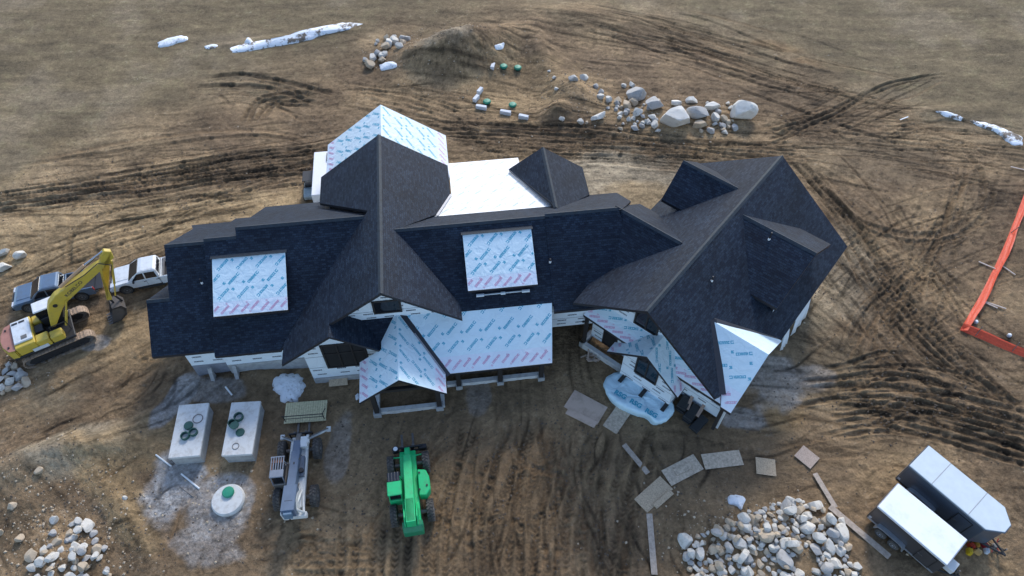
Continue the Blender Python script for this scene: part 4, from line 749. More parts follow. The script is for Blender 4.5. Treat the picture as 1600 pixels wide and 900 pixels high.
# ------------------------------------------------------------------ telehandlers (x forward, y left)
def telehandler(label, loc, rz, BODY, BOOM, CABM, grey):
    r = root('telehandler', label, 'telehandler', (loc[0], loc[1], g1(loc[0], loc[1]) - .03), rz); WB, TW = 1.55, 1.08
    for x in (-WB, WB):
        for sd in (-1, 1): wheel(r, x, sd * TW, .62, .63, .42, .5, sd, 1)
        m = MB(); m.tube((x, -.85, .62), (x, .85, .62), .13); m.box((x, 0, .62), (.4, .45, .4)); m.build('axle', M_STEEL, r)
    m = MB(); m.prism([(-2.45, .7), (-2.45, 1.25), (-1.6, 1.35), (1.9, 1.05), (2.35, .85), (2.35, .6), (-1.6, .6)], -.5, .5); m.build('chassis', BODY, r, bevel=.04)
    m = MB()
    for sd in (-1, 1): m.prism([(-2.75, 1.0), (-2.75, 2.0), (-2.35, 2.25), (-1.9, 2.1), (-1.2, 1.3), (-1.2, 1.0)], sd * .36 - .04, sd * .36 + .04)
    m.build('boom_mount', BODY, r, bevel=.015)
    ang = math.atan2(-1.0, 5.2); P0 = Vector((-2.55, 0, 2.05)); M = Matrix.Rotation(-ang, 3, 'Y'); by = .0
    def bseg(name, x0, x1, w_, h_, m_, top=(1, 1)): q = MB(); q.box((0, 0, 0), (x1 - x0, w_, h_)); q.v = [tuple(M @ (Vector(v) + Vector(((x0 + x1) / 2, by, 0))) + P0) for v in q.v]; return q.build(name, m_, r, bevel=.025)
    bseg('boom', -.15, 3.6 if grey else 3.9, .52, .58, BOOM); bseg('boom_section', 3.4, 4.45, .46, .48, BOOM); bseg('boom_tip', 4.4, 4.9, .28, .34, BOOM if not grey else M_STEEL)
    if grey: bseg('boom_rear_cover', -.55, 1.15, .78, .72, BOOM); bseg('boom_marking', .05, .13, .5, .735, M_BLKP); bseg('boom_hatch', 2.6, 2.8, .12, .60, M_BLK); bseg('boom_rear_plate', -.75, -.1, .5, .5, mat('deep_blue_grey', (.12, .19, .26), .5))
    else: bseg('boom_rear_cover', -.2, 1.35, .56, .58, BOOM)
    H_ = P0 + M @ Vector((4.85, 0, 0))
    q = MB(); q.prism([(H_.x - .25, H_.z + .2), (H_.x + .25, H_.z), (H_.x + .3, .35), (H_.x + .05, .35), (H_.x - .2, H_.z - .25)], -.16, .16); q.build('boom_head', BOOM if not grey else M_STEEL, r, bevel=.02)
    cx = H_.x + .38; q = MB()
    for z in (.3, .85): q.box((cx, 0, z), (.09, 1.9 if not grey else 1.5, .14))
    for y in (-.7, -.25, .25, .7): q.box((cx, y, .58), (.07, .08, .6))
    q.build('fork_carriage', M_BLK, r, bevel=.01)
    for y in (-.35, .35): q = MB(); q.box((cx + .08, y, .55), (.06, .13, .8)); q.box((cx + .65, y, .17 if not grey else .17), (1.2, .13, .06)); q.build('fork', M_STEEL, r)
    if not grey: q = MB(); q.box((cx - .02, -.95, .6), (.3, .5, .42)); q.build('carriage_guard', M_BLK, r, bevel=.03); q = MB(); q.tube((cx - .05, .72, .8), (cx - .05, .72, .98), .2, n=16); q.tube((cx - .05, .72, .975), (cx - .05, .72, 1.0), .14, n=16, mi=1); q.build('hydraulic_reel', [M_BLK, M_PVC], r)
    # cab on the left
    yc = .82 if not grey else .86; q = MB(); q.prism([(-1.0, .75), (-1.0, 1.5), (.25, 1.5), (.55, 1.2), (.55, .75)], yc - .4, yc + .4); q.build('cab_base', BODY if not grey else M_STEEL, r, bevel=.04)
    q = MB()
    for x, xt in ((-.95, -.85), (.28, .15)):
        for y in (yc - .36, yc + .36): q.tube((x, y, 1.45), (xt, y * .98, 2.25), .04, n=6)
    q.build('cab_pillars', CABM if grey else BODY, r); q = MB(); q.box((-.36, yc, 1.86), (1.1, .66, .74), top=(.86, .92)); q.build('cab_glass', M_GLASS, r, bevel=.02)
    q = MB(); q.box((-.55 if not grey else -.62, yc, 2.29), (.86 if not grey else .5, .82, .09)); q.build('cab_roof', CABM, r, bevel=.035)
    if grey:
        for k_ in range(6): q = MB(); q.box((.03, yc - .36 + k_ * .144, 2.30), (.8, .05, .05)); q.build('roof_bar', CABM, r)
        q = MB(); q.box((.44, yc, 2.30), (.06, .82, .06)); q.build('roof_crossbar', CABM, r)
        q = MB(); q.box((.03, yc, 2.20), (.72, .7, .03)); q.build('roof_panel', mat('rust_seat', (.20, .09, .05), .8), r)
    else:
        q = MB(); q.box((.16, yc, 2.30), (.56, .72, .05)); q.build('roof_window', M_GLASS, r, bevel=.01)
        for k_ in range(4): q = MB(); q.box((.16, yc - .27 + k_ * .18, 2.335), (.56, .018, .02)); q.build('roof_guard_bar', M_STEEL, r)
    # engine pod on the right
    if not grey:
        q = MB(); q.prism([(-.9, -.55), (.75, -.55), (.65, -1.05), (.2, -1.22), (-.6, -1.22), (-.95, -.95)], .8, 1.55, f=lambda x, y, z: (x, z, y)); q.build('engine_pod', BODY, r, bevel=.05); 
        for x, y in ((.5, -.66), (-.35, -1.05), (-.55, -.6)): q = MB(); q.tube((x, y, 1.55), (x, y, 1.60), .06); q.build('filler_cap', M_BLK, r)
        q = MB(); q.prism([(-3.0, .8), (-3.0, 1.4), (-2.75, 1.75), (-2.4, 1.75), (-2.4, .8)], -.62, .55); q.build('counterweight', mat('dark_green_paint', (.01, .20, .09), .5, var=.1), r, bevel=.05)
        for y in (-.45, .45): q = MB(); q.tube((1.9, y * .6, 1.0), (1.95, y * 2.0, .95), .05); q.build('axle_arm', BODY, r)
    else:
        q = MB(); q.prism([(-2.4, .9), (-2.4, 1.2), (2.3, 1.2), (2.3, .9)], -.62, -.46); q.build('side_rail', BODY, r, bevel=.02)
        q = MB(); q.box((.1, -.38, 1.3), (1.3, .3, .42)); q.build('engine_cover', mat('slate_panel', (.12, .14, .17), .5), r, bevel=.03); q = MB(); q.tube((-.25, -.42, 1.5), (-.25, -.42, 1.68), .14, n=14); q.build('air_filter', M_BLK, r)
        for p_, q_ in (((-1.4, -.5, 1.3), (-2.75, -.28, 2.0)), ((-1.4, -.5, 1.3), (-2.75, -.66, 1.25)), ((-2.75, -.66, 1.25), (-2.75, -.28, 2.0))): q = MB(); q.tube(p_, q_, .07, n=8); q.build('rear_frame_tube', BODY, r)
        q = MB(); q.box((-2.8, .42, 1.3), (.35, .34, .9)); q.build('counterweight', BODY, r, bevel=.04); q = MB(); q.box((-2.8, -.3, 1.0), (.3, 1.0, .4)); q.build('rear_bumper', BODY, r, bevel=.03)
        q = MB(); q.box((1.7, -.42, 1.25), (.7, .45, .5)); q.tube((1.75, -.72, 1.35), (1.75, -.2, 1.35), .16, n=14); q.build('front_frame', BODY, r, bevel=.02)
        for sd, tip in ((-1, (2.75, -1.75, .75)), (1, (2.5, 1.15, .7))): 
            q = MB(); q.tube((2.05, sd * .35, .95), tip, .10, .075, n=8); q.box(tip, (.32, .26, .14)); q.build('outrigger', BODY, r)
            q = MB(); q.tube((2.05, sd * .4, 1.12), (Vector(tip) + Vector((0, 0, .16))), .045, n=6); q.build('outrigger_cylinder', M_STEEL, r)
        for sx in (1.0, -1.0): q = MB(); q.tube((sx * .9, -.25, 1.2), (sx * .9 - .5, -.25, 1.75), .05); q.build('lift_cylinder', M_STEEL, r)
    return r
GREEN = mat('machine_green', (.006, .44, .15), .5, var=.06, scale=2.5, dirt=(.05, .25, .10))
telehandler('bright green telehandler with empty forks facing the porch', (-6.18, 16.4), R(99.3), GREEN, GREEN, GREEN, False)
GRYB = mat('blue_grey_paint', (.095, .135, .195), .45, var=.08, scale=2); CABG = mat('cab_grey', (.19, .21, .245), .5, var=.1, scale=3); OFFW = mat('chipped_white_paint', (.60, .60, .57), .5, var=.1, scale=3, dirt=(.34, .31, .27))
telehandler('grey and white telehandler with outriggers carrying a timber platform', (-13.2, 17.35), R(96.2), OFFW, GRYB, CABG, True)
def platform():
    pp = [un(u, v, .3) for u, v in ((444, 662), (510, 657), (511, 625), (446, 630))]; c = sum(pp, Vector()) / 4; d = pp[1] - pp[0]; rz = math.atan2(d.y, d.x); W_, D_ = d.length, (pp[2] - pp[1]).length
    r = root('timber_platform', 'ribbed timber platform resting on the grey telehandler forks', 'work platform', (c.x, c.y, g1(c.x, c.y)), rz); n_ = 18
    for i in range(n_): m = MB(); m.box((-W_ / 2 + W_ * (i + .5) / n_, 0, .32), (W_ / n_ - .02, D_, .045)); m.build('deck_board', M_PALE, r)
    for y in (-D_ * .42, 0, D_ * .42): m = MB(); m.box((0, y, .25), (W_, .09, .09)); m.build('joist', M_PLANK, r)
    m = MB()
    for x in (-W_ * .46, W_ * .46): m.tube((x, -D_ * .4, .3), (x, -D_ * .4, 1.0), .03)
    m.tube((-W_ * .5, -D_ * .4, 1.0), (W_ * .48, -D_ * .4, 1.0), .03); m.tube((-W_ * .46, -D_ * .4, .65), (W_ * .46, -D_ * .4, .65), .022); m.tube((W_ * .46, -D_ * .4, 1.0), (W_ * .46, D_ * .1, .34), .025); m.build('guard_rail', M_BLK, r)
platform()
# ------------------------------------------------------------------ cargo trailers
def trailer(name, label, quadpx, zr, L, W_, sidem, roofm, vnose, flipwheels):
    P = [un(u, v, zr) for u, v in quadpx]; c = sum(P, Vector()) / 4; d = P[1] - P[0] + P[2] - P[3]; rz = math.atan2(d.y, d.x); L = d.length / 2; W_ = ((P[0] - P[3]).length + (P[1] - P[2]).length) / 2; g0 = g1(c.x, c.y)
    r = root(name, label, 'trailer', (c.x, c.y, g0), rz); z0, z1 = .5, zr - g0; x0, x1 = -L / 2, L / 2; nose = vnose
    poly = [(x0, -W_ / 2), (x1, -W_ / 2), (x1 + nose, -W_ * .16), (x1 + nose, W_ * .16), (x1, W_ / 2), (x0, W_ / 2)] if nose else [(x0, -W_ / 2), (x1, -W_ / 2), (x1, W_ / 2), (x0, W_ / 2)]
    F3 = lambda x, y, z: (x, z, y)
    m = MB(); m.prism(poly, z0, z1 - .05, f=F3); m.build('box_body', sidem, r, bevel=.03)
    m = MB(); m.prism([(x * 1.005, y * 1.012) for x, y in poly], z1 - .05, z1 + .0, f=F3); m.build('roof', roofm, r, bevel=.02)
    m = MB(); n_ = len(poly)
    for i in range(n_): a, b_ = poly[i], poly[(i + 1) % n_]; m.tube((a[0] * 1.01, a[1] * 1.015, z1 - .08), (b_[0] * 1.01, b_[1] * 1.015, z1 - .08), .045, n=6)
    m.build('roof_trim', sidem if nose else mat('bright_trim', (.45, .47, .5), .35, .6), r)
    if nose:
        for fx in (.30, .78): m = MB(); m.box((x0 + L * fx, 0, z1 + .004), (.03, W_ * .99, .012)); m.build('roof_seam', M_GFLASH, r)
    m = MB(); m.box((0, 0, .45), (L, W_ * .9, .12)); m.tube((x1, -W_ * .3, .45), (x1 + nose + 1.1, 0, .45), .06); m.tube((x1, W_ * .3, .45), (x1 + nose + 1.1, 0, .45), .06); m.build('frame', M_BLK, r)
    m = MB(); m.tube((x1 + nose + .85, 0, .02), (x1 + nose + .85, 0, 1.0), .05); m.build('tongue_jack', M_STEEL, r)
    if not nose: m = MB(); m.box((x1 + .42, 0, .78), (.5, .7, .42)); m.build('tongue_box', M_PVC, r, bevel=.03)
    for sd in (-1, 1):
        y = sd * W_ / 2; xc = x0 + L * .36
        m = MB(); m.prism([(xc - .95, .55), (xc - .85, .92), (xc - .55, 1.02), (xc + .55, 1.02), (xc + .85, .92), (xc + .95, .55), (xc + .87, .55), (xc + .76, .86), (xc + .5, .94), (xc - .5, .94), (xc - .76, .86), (xc - .87, .55)], y, y + sd * .26); m.build('fender', mat('fender_alu', (.42, .45, .48), .35, .7), r)
        m = MB(); m.box((xc, y + sd * .003, .68), (1.6, .01, .5)); m.build('wheel_well', M_BLK, r)
        for x in (xc - .42, xc + .42): wheel(r, x, y + sd * .12, .34, .34, .2, .6, sd, rimmat=mat('white_rim', (.5, .52, .56), .4, .3))
    y = -W_ / 2; xd = x0 + L * .80
    m = MB(); m.box((xd, y - .008, 1.32), (.86, .03, z1 - 1.0)); dr = m.build('side_door', sidem, r, bevel=.01); m = MB()
    for dx in (-.44, .44): m.box((xd + dx, y - .012, 1.32), (.045, .045, z1 - .95))
    for zz in (1.32 - (z1 - 1) / 2, 1.32 + (z1 - 1) / 2): m.box((xd, y - .012, zz), (.9, .04, .04))
    m.build('door_trim', M_BLK, r); m = MB(); m.box((xd - .3, y - .04, 1.35), (.3, .05, .05)); m.build('door_latch', M_STEEL, r)
    m = MB(); m.box((x0 + L * .5, y - .004, .62), (L * .98, .02, .14)); m.build('lower_trim', mat('bright_trim', (.45, .47, .5), .35, .6) if not nose else M_BLK, r)
    m = MB(); m.box((x0 - .02, 0, (z0 + z1) / 2), (.05, W_ * .96, z1 - z0 - .12)); m.build('rear_ramp_door', sidem, r, bevel=.01)
    for sd in (-1, 1): m = MB(); m.box((x0 + .12, sd * (W_ / 2 + .012), .85), (.16, .03, .16)); m.build('tail_light', mat('clear_lens', (.45, .45, .48), .2), r)
    return r
SIDEG = mat('trailer_charcoal', (.075, .072, .075), .32, .3, var=.06, scale=1.5, coat=.3); SIDEB = mat('trailer_slate', (.10, .125, .16), .3, .35, var=.06, scale=1.5, coat=.3)
trailer('cargo_trailer', 'charcoal cargo trailer with a bright white roof and silver fenders', [(1404.4, 755.8), (1511.9, 843.8), (1478.9, 881.7), (1372.6, 791.3)], 2.3, 0, 0, SIDEG, mat('trailer_white_roof', (.80, .82, .83), .4, var=.04, scale=1.2, dirt=(.60, .63, .66)), 0, 0)
trailer('cargo_trailer', 'slate cargo trailer with a pale grey roof and pointed nose', [(1452, 696), (1570, 793), (1540, 826), (1421.5, 728)], 2.55, 0, 0, SIDEB, mat('trailer_grey_roof', (.56, .62, .64), .5, var=.04, scale=2), .75, 0)
# fuel cans and tools between the trailers
def can(u, v, col, nm, lab, cat='fuel can', s_=1.0, z=.3):
    p = un(u, v, z); g0 = g1(p.x, p.y); r = root(nm, lab, cat, (p.x, p.y, g0 - .01), random.uniform(0, 3)); mm = mat('can_' + nm + lab[:8], col, .45, var=.1)
    m = MB(); m.box((0, 0, .2 * s_), (.42 * s_, .30 * s_, .4 * s_), top=(.86, .8)); m.build('can_body', mm, r, bevel=.05 * s_, seg=2)
    m = MB(); m.tube((-.12 * s_, 0, .40 * s_), (-.12 * s_, 0, .47 * s_), .02); m.tube((-.12 * s_, 0, .47 * s_), (.08 * s_, 0, .47 * s_), .02); m.tube((.08 * s_, 0, .47 * s_), (.08 * s_, 0, .40 * s_), .02); m.build('handle', mm, r); m = MB(); m.tube((.15 * s_, 0, .36 * s_), (.17 * s_, 0, .5 * s_), .04, .02); m.build('spout', M_BLK, r)
for u, v, col, lab in ((1516, 861, (.62, .42, .02), 'yellow fuel can at the nose of the white-roofed trailer'), (1529, 861, (.52, .34, .14), 'tan fuel can beside the yellow one between the trailers'), (1519, 852, (.45, .05, .02), 'orange red fuel can behind the yellow can'), (1527, 850, (.55, .28, .04), 'amber fuel can under the slate trailer edge'), (1541, 851, (.30, .02, .035), 'dark red fuel can right of the tan cans')): can(u, v, col, 'fuel_can', lab)
can(1544, 859, (.62, .66, .7), 'water_jug', 'white water jug in front of the dark red can', 'jug', .85)
p = un(1556, 852, .2); r = root('tool_heap', 'small dark heap of tools and handles under the trailer nose', 'tools', (p.x, p.y, g1(p.x, p.y)))
for i in range(7): a = random.uniform(0, 6.3); m = MB(); m.tube((random.uniform(-.2, .2), random.uniform(-.2, .2), .05), (math.cos(a) * .5, math.sin(a) * .5, random.uniform(.03, .3)), .03); m.build('tool_handle', M_BLK if i % 3 else mat('tool_red', (.3, .02, .02), .5), r)
m = MB(); m.lathe([(.16, 0), (.18, .1), (.1, .22)], 12); m.build('tool_head', M_STEEL, r)
# ------------------------------------------------------------------ septic tanks and fittings
def tank(quadpx, label):
    zt = 1.2; P = [un(u, v, zt) for u, v in quadpx]; c = sum(P, Vector()) / 4; d = (P[0] - P[3]) + (P[1] - P[2]); L = d.length / 2; rz = math.atan2(d.y, d.x); W_ = ((P[1] - P[0]).length + (P[2] - P[3]).length) / 2; g0 = g1(c.x, c.y)
    r = root('septic_tank', label, 'concrete tank', (c.x, c.y, g0 - .03), rz); h = zt - g0 + .03
    m = MB(); m.box((0, 0, h / 2 - .1), (L - .14, W_ - .14, h - .2), top=(1.02, 1.02)); m.build('tank_body', M_CONC, r, bevel=.03); m = MB(); m.box((0, 0, h - .1), (L, W_, .2)); m.build('tank_lid', M_CONCW, r, bevel=.025)
    return zt
t1 = [(280, 632), (326, 630), (312, 712), (262, 716)]; t2 = [(361, 629), (408, 626), (393, 710), (346, 712)]
zt = tank(t1, 'concrete septic tank on the left with two riser rings on top'); tank(t2, 'concrete septic tank beside the grey telehandler with stacked riser rings')
M_GRN = mat('dark_green_plastic', (.018, .075, .06), .5, var=.1); M_LID = mat('green_lid', (.02, .24, .14), .5, var=.08)
def riser(u, v, z, h, lab, rr=.27, solid=False, thin=False):
    p = un(u, v, z + h)
    m = MB()
    if solid: m.lathe([(rr, 0), (rr, h * .7), (rr * .93, h), (rr * .4, h * 1.02), (.001, h * 1.02)], 22)
    else: m.lathe([(rr, 0), (rr, h), (rr * (.8 if not thin else .84), h), (rr * (.8 if not thin else .84), 0)], 24, ring=True)
    return tag(m.build('round_cover' if solid else 'gasket_ring' if thin else 'riser_ring', M_STEEL if thin else M_GRN, None, loc=(p.x, p.y, z)), lab, 'riser lid' if solid else 'riser ring')
riser(309, 654, zt, .03, 'thin grey gasket ring at the top of the left tank', .33, False, True); riser(294, 664, zt, .12, 'flat green riser lid on the left tank', .29, True); riser(301, 674, zt, .22, 'open green riser ring, right one on the left tank'); riser(288, 680, zt, .22, 'open green riser ring, left one on the left tank')
riser(372, 650, zt, .24, 'open green riser ring nearest the house on the right tank', .3); riser(362, 660, zt, .3, 'tall green riser ring in the middle of the right tank', .26); riser(366, 664, zt + .3, .06, 'green lid leaning on the tall riser ring', .28, True); riser(375, 675, zt, .06, 'flat green lid on the lower part of the right tank', .28, True); riser(368, 697, zt, .03, 'thin grey gasket ring near the front of the right tank', .22, False, True)
p = onground(358, 783); r = root('pump_basin', 'round pale concrete basin cover with a green cap on gravel', 'basin cover', (p.x, p.y, p.z - .05)); m = MB(); m.lathe([(.98, 0), (1.0, .26), (.92, .40), (.3, .44), (.001, .44)], 36); m.build('concrete_cover', M_CONCW, r); m = MB(); m.lathe([(.34, .40), (.36, .56), (.3, .62), (.001, .64)], 24, (0, .38, 0)); m.build('green_cap', M_LID, r)
def pipe(u0, v0, u1, v1, rr, lab, m_=None, nm='pvc_pipe', cat='pipe', lift=.0):
    a = onground(u0, v0); b_ = onground(u1, v1); m = MB(); a.z += rr + lift; b_.z += rr; c = (a + b_) / 2; m.tube(a - c, b_ - c, rr, n=10); return tag(m.build(nm, m_ or M_PVC, None, loc=c), lab, cat)
pipe(244, 711, 268, 729, .05, 'white plastic pipe lying by the left tank corner'); pipe(284, 741, 312, 764, .055, 'white plastic pipe lying on grey gravel'); pipe(354, 607, 363, 618, .06, 'short white pipe stub near the house foundation', lift=.2); pipe(281, 761, 303, 777, .025, 'thin dark rod lying on the grey gravel', M_STEEL, 'steel_rod', 'rod')
for i, (u, v) in enumerate(((787, 106), (809, 108), (761, 161), (801, 166))):
    p = onground(u, v); r = root('tank_cover', ['round green access lid beside the upper white block', 'round green access lid furthest right in the upper pair', 'round green access lid beside the lower white blocks', 'round green access lid right of the lower pair gap'][i], 'access lid', (p.x, p.y, p.z - .05), 0, 'green access lids in the dug field'); m = MB(); m.lathe([(.30, 0), (.30, .22)], 20); m.build('riser', M_GRN, r); m = MB(); m.lathe([(.37, .20), (.37, .27), (.28, .36), (.001, .38)], 24); m.build('lid', M_LID, r)
for i, (u, v, a, L) in enumerate(((770, 106, 78, .75), (750, 144, 62, .75), (744, 156, 62, .8), (752, 170, -14, 1.0), (790, 178, -14, 1.0), (818, 185, -18, .9))):
    p = onground(u, v); m = MB(); m.box((0, 0, .18), (L, .34, .44)); tag(m.build('foam_block', mat('pale_block', (.66, .67, .68), .8, var=.06), None, bevel=.03, loc=(p.x, p.y, p.z - .03), rz=R(a)), ['white block standing alone by the upper green lids', 'white block at the upper end of the lower row', 'white block second from the top of the lower row', 'white block at the corner nearest the left green lid', 'white block below the right green lid', 'white block furthest right in the lower row'][i], 'block', 'white blocks around the dug field')
# ------------------------------------------------------------------ boards on the ground
def board(u, v, du, dv, L, W_, m_, nm, lab, th=.03, z=0, cat='board', group=None):
    p = onground(u, v); q = un(u + du, v + dv, p.z); d = q - un(u, v, p.z); rz = math.atan2(d.y, d.x)
    xs = [g1(p.x + math.cos(rz) * k_ * L / 2, p.y + math.sin(rz) * k_ * L / 2) for k_ in (-1, 0, 1)]; zc = max(xs[1], (xs[0] + xs[2]) / 2) + (.115 if W_ < .4 and L > 2 else .09) + z
    m = MB(); m.box((0, 0, 0), (L, W_, th)); o = m.build(nm, m_, None, bevel=.004, loc=(p.x, p.y, zc), rz=0); o.rotation_euler = (0, -math.atan2(xs[2] - xs[0], L), rz); return tag(o, lab, cat, group)
board(915, 637, 50, 27, 2.5, 1.5, M_PLY, 'plywood_sheet', 'muddy pinkish plywood sheet left of the wrapped bundle', cat='plywood'); board(908, 654, 50, 25, 2.1, .5, M_PLY, 'plywood_strip', 'brown mud-stained plywood strip along the muddy sheet', z=.03, cat='plywood'); board(963, 657, 28, -40, 1.75, 1.05, M_OSBG, 'plywood_sheet', 'clean grey plywood sheet right of the muddy one', cat='plywood')
board(993, 718, 30, 36, 2.35, .33, M_PLANK, 'plank', 'lone plank below the grey plywood sheet', cat='plank'); board(1066, 735, 50, -26, 2.44, 1.12, M_OSBG, 'plywood_sheet', 'grey plywood sheet with a board lying on it', cat='plywood'); board(1067, 734, 40, -18, 1.2, .42, M_OSBG, 'short_board', 'short grey board lying on the grey sheet', th=.05, z=.06, cat='board'); board(1128, 719, 57, -7, 2.5, 1.02, M_OSBG, 'plywood_sheet', 'long weathered plywood sheet topping the arc of boards', cat='plywood')
board(1021, 773, 40, -36, 2.3, 1.1, M_OSB, 'osb_sheet', 'tan strand board at the bend of the board arc', cat='strand board'); board(1036, 781, 34, -30, 1.5, .35, M_OSB, 'osb_strip', 'narrow strand board strip against the tan board', z=.03, cat='strand board'); board(1196, 730, 30, 4, 1.22, 1.12, M_OSB, 'osb_square', 'square tan strand board in the middle of the arc', cat='strand board'); board(1260, 715, 22, 18, 1.2, 1.05, mat('osb_pink', (.40, .31, .25), .85, var=.2, scale=12), 'osb_square', 'square pinkish strand board turned on its corner', cat='strand board')
board(1018, 850, 4, 44, 3.5, .36, M_PLANK, 'plank', 'plank leading down left of the rock pile', cat='plank'); board(1288, 767, 14, 24, 2.3, .32, M_PLANK, 'plank', 'plank above the long one beside the rock pile', cat='plank'); board(1341, 831, 38, 32, 4.0, .38, M_PLANK, 'plank', 'long plank lying between the rock pile and the trailer', th=.05, cat='plank')
p = onground(529, 599); m = MB(); m.box((0, 0, .02), (1.25, .85, .03)); o = m.build('osb_offcut', M_OSB, None, loc=(p.x, p.y + .15, p.z + .25), rz=0); o.rotation_euler = (R(24), 0, R(6)); tag(o, 'square strand board offcut propped against the low gable wall', 'strand board')
board(544, 586, 20, -3, .7, .45, M_OSB, 'osb_offcut', 'small strand board offcut behind the propped one', z=.35, cat='strand board')
for i, (u, v, du, dv, L) in enumerate(((1542, 416, 25, 11, 1.3), (1573, 422, 20, 14, 1.3), (1543, 476, 24, 11, 1.3), (1555, 478, 26, 9, 1.4), (1593, 265, 14, 3, 1.5), (1412, 186, 12, -4, .9))): board(u, v, du, dv, L, .09, M_PVC if i == 5 else mat('stake_wood', (.50, .42, .36), .8, var=.1), 'survey_stake', ['wooden stake crossing the orange fence', 'wooden stake right of the orange fence', 'wooden stake on the lower part of the orange fence', 'wooden stake just right of the lower fence stake', 'wooden stake at the top right edge', 'pale stick in the ruts near the upper right snow'][i], th=.05, cat='stake')
for i, (u, v) in enumerate(((1524, 504), (1576, 525))): p = onground(u, v); m = MB(); m.lathe([(.13, 0), (.14, .2), (.09, .27), (.001, .28)], 14); tag(m.build('pipe_cap', M_PVC, None, loc=(p.x, p.y, p.z - .04)), ['small white cap by the orange fence corner', 'small white cap right of the fence corner cap'][i], 'pipe cap')
# scrap lumber heap by the porch kerb
p = onground(925, 561); r = root('scrap_lumber', 'loose heap of scrap lumber by the right wing kerb', 'scrap wood', (p.x, p.y, p.z)); rs = random.Random(5)
for i in range(12): a = rs.uniform(-.7, .4) if i < 8 else rs.uniform(0, 3); m = MB(); L = rs.uniform(.5, 1.6); m.box((rs.uniform(-.3, .3), rs.uniform(-.3, .3), .05 + .03 * i), (L, .09, .04), Matrix.Rotation(a, 3, 'Z') @ Matrix.Rotation(rs.uniform(-.1, .1), 3, 'Y')); m.build('offcut', M_PLY if i % 2 else M_PLANK, r)
# ------------------------------------------------------------------ wrapped bundle, shingle stacks
def bundle():
    px = [(943, 596), (955, 583), (978, 580), (1000, 592), (1020, 604), (1042, 620), (1054, 631), (1053, 642), (1042, 656), (1025, 659), (1012, 648), (993, 643), (968, 632), (949, 615)]
    P = [un(u, v, .75) for u, v in px]; c = sum(P, Vector()) / len(P); g0 = g1(c.x, c.y); r = root('wrapped_bundle', 'long bundle under pale blue plastic wrap lettered RSG with three black patches', 'wrapped bundle', (c.x, c.y, g0))
    vs = []; rings = [(.92, -.05), (.96, .22), (1.0, .46), (1.0, .60), (.975, .70), (.93, .76), (.86, .79), (.78, .80), (.7, .81), (.6, .815), (.5, .82), (.4, .82), (.3, .82), (.2, .82), (.1, .82)]; n_ = len(P) * 4; pts = crom([np.array((p - c)[:2]) for p in P] + [np.array((P[0] - c)[:2])], .01)
    pts = pts[np.linspace(0, len(pts) - 1, n_ + 1).astype(int)[:-1]]
    for k_, z in rings:
        for i, q in enumerate(pts): w_ = .03 * math.sin(i * 1.9 + z * 7) + .02 * math.sin(i * .7); vs.append((q[0] * (k_ + w_ * .4), q[1] * (k_ + w_ * .5), max(-.05, z + (.09 * (1 - abs(2 * float(fbm(np.array([q[0] * k_ * 1.6 + q[1] * .9]), np.array([q[1] * k_ * 1.6 - q[0] * .5]), 71, 3)[0]) - 1) * 2.2) - .03 if z > .3 else 0))))
    vs.append((0, 0, .85)); m = MB(); m.add(vs, [(j * n_ + i, j * n_ + (i + 1) % n_, (j + 1) * n_ + (i + 1) % n_, (j + 1) * n_ + i) for j in range(len(rings) - 1) for i in range(n_)] + [((len(rings) - 1) * n_ + i, (len(rings) - 1) * n_ + (i + 1) % n_, len(rings) * n_) for i in range(n_)]); o = m.build('wrap', M_TARP, r, smooth=True)
    ax = (un(1040, 640, .8) - un(965, 597, .8)); rz = math.atan2(ax.y, ax.x)
    for u, v in ((972, 592), (1004, 615), (1038, 637)):
        p = un(u, v, .84) - c; m = MB(); m.box((p.x, p.y, .90), (.70, .27, .05), Matrix.Rotation(rz + R(85), 3, 'Z')); m.build('black_patch', M_BLK, r)
    vs, fs = textmesh('RSG', .47, .022)
    for u, v in ((969, 618), (993, 632), (1017, 647)):
        p = un(u, v, .80) - c; m = MB(); M = Matrix.Rotation(rz, 3, 'Z'); m.add([tuple(M @ Vector((x, y, 0)) + Vector((p.x, p.y, .895))) for x, y, z in vs], fs); m.build('lettering', M_TEAL, r)
bundle()
for i, (e1, e2, L, nb) in enumerate(((24.35, 5.35, 1.05, 6), (24.1, 4.6, 1.2, 5), (23.85, 3.85, 1.3, 3))):
    px_, py_, _ = fr(AH, e1, e2, 0); g0 = g1(px_, py_); rz = AH + R(4 - i * 5); r = root('shingle_stack', ['tall stack of dark shingle bundles nearest the wrapped bundle', 'middle stack of dark shingle bundles between two planks', 'low stack of dark shingle bundles furthest right'][i], 'shingle stack', (px_, py_, g0), rz, 'stacks of shingle bundles by the right wing')
    for k_ in range(nb): m = MB(); m.box((random.uniform(-.05, .05), random.uniform(-.04, .04), .07 + k_ * .125), (L, .56 + .1 * (k_ % 2), .115)); m.build('shingle_bundle', mat('bundle_black', (.02, .022, .025), .5, var=.2), r, bevel=.015)
for i, (u, v, du, dv, z) in enumerate(((1080, 624, 9, -22, .84), (1098, 636, 12, -20, .74))): p = un(u, v, z); q = un(u + du, v + dv, z + .25); d = q - p; m = MB(); m.box((0, 0, 0), (1.5, .22, .04)); o = m.build('plank', mat('warm_plank', (.36, .25, .19), .8, var=.15), None, loc=p); o.rotation_euler = (0, -math.asin(d.z / d.length), math.atan2(d.y, d.x)); tag(o, ['plank leaning on the tall shingle stack', 'plank leaning on the middle shingle stack'][i], 'plank')
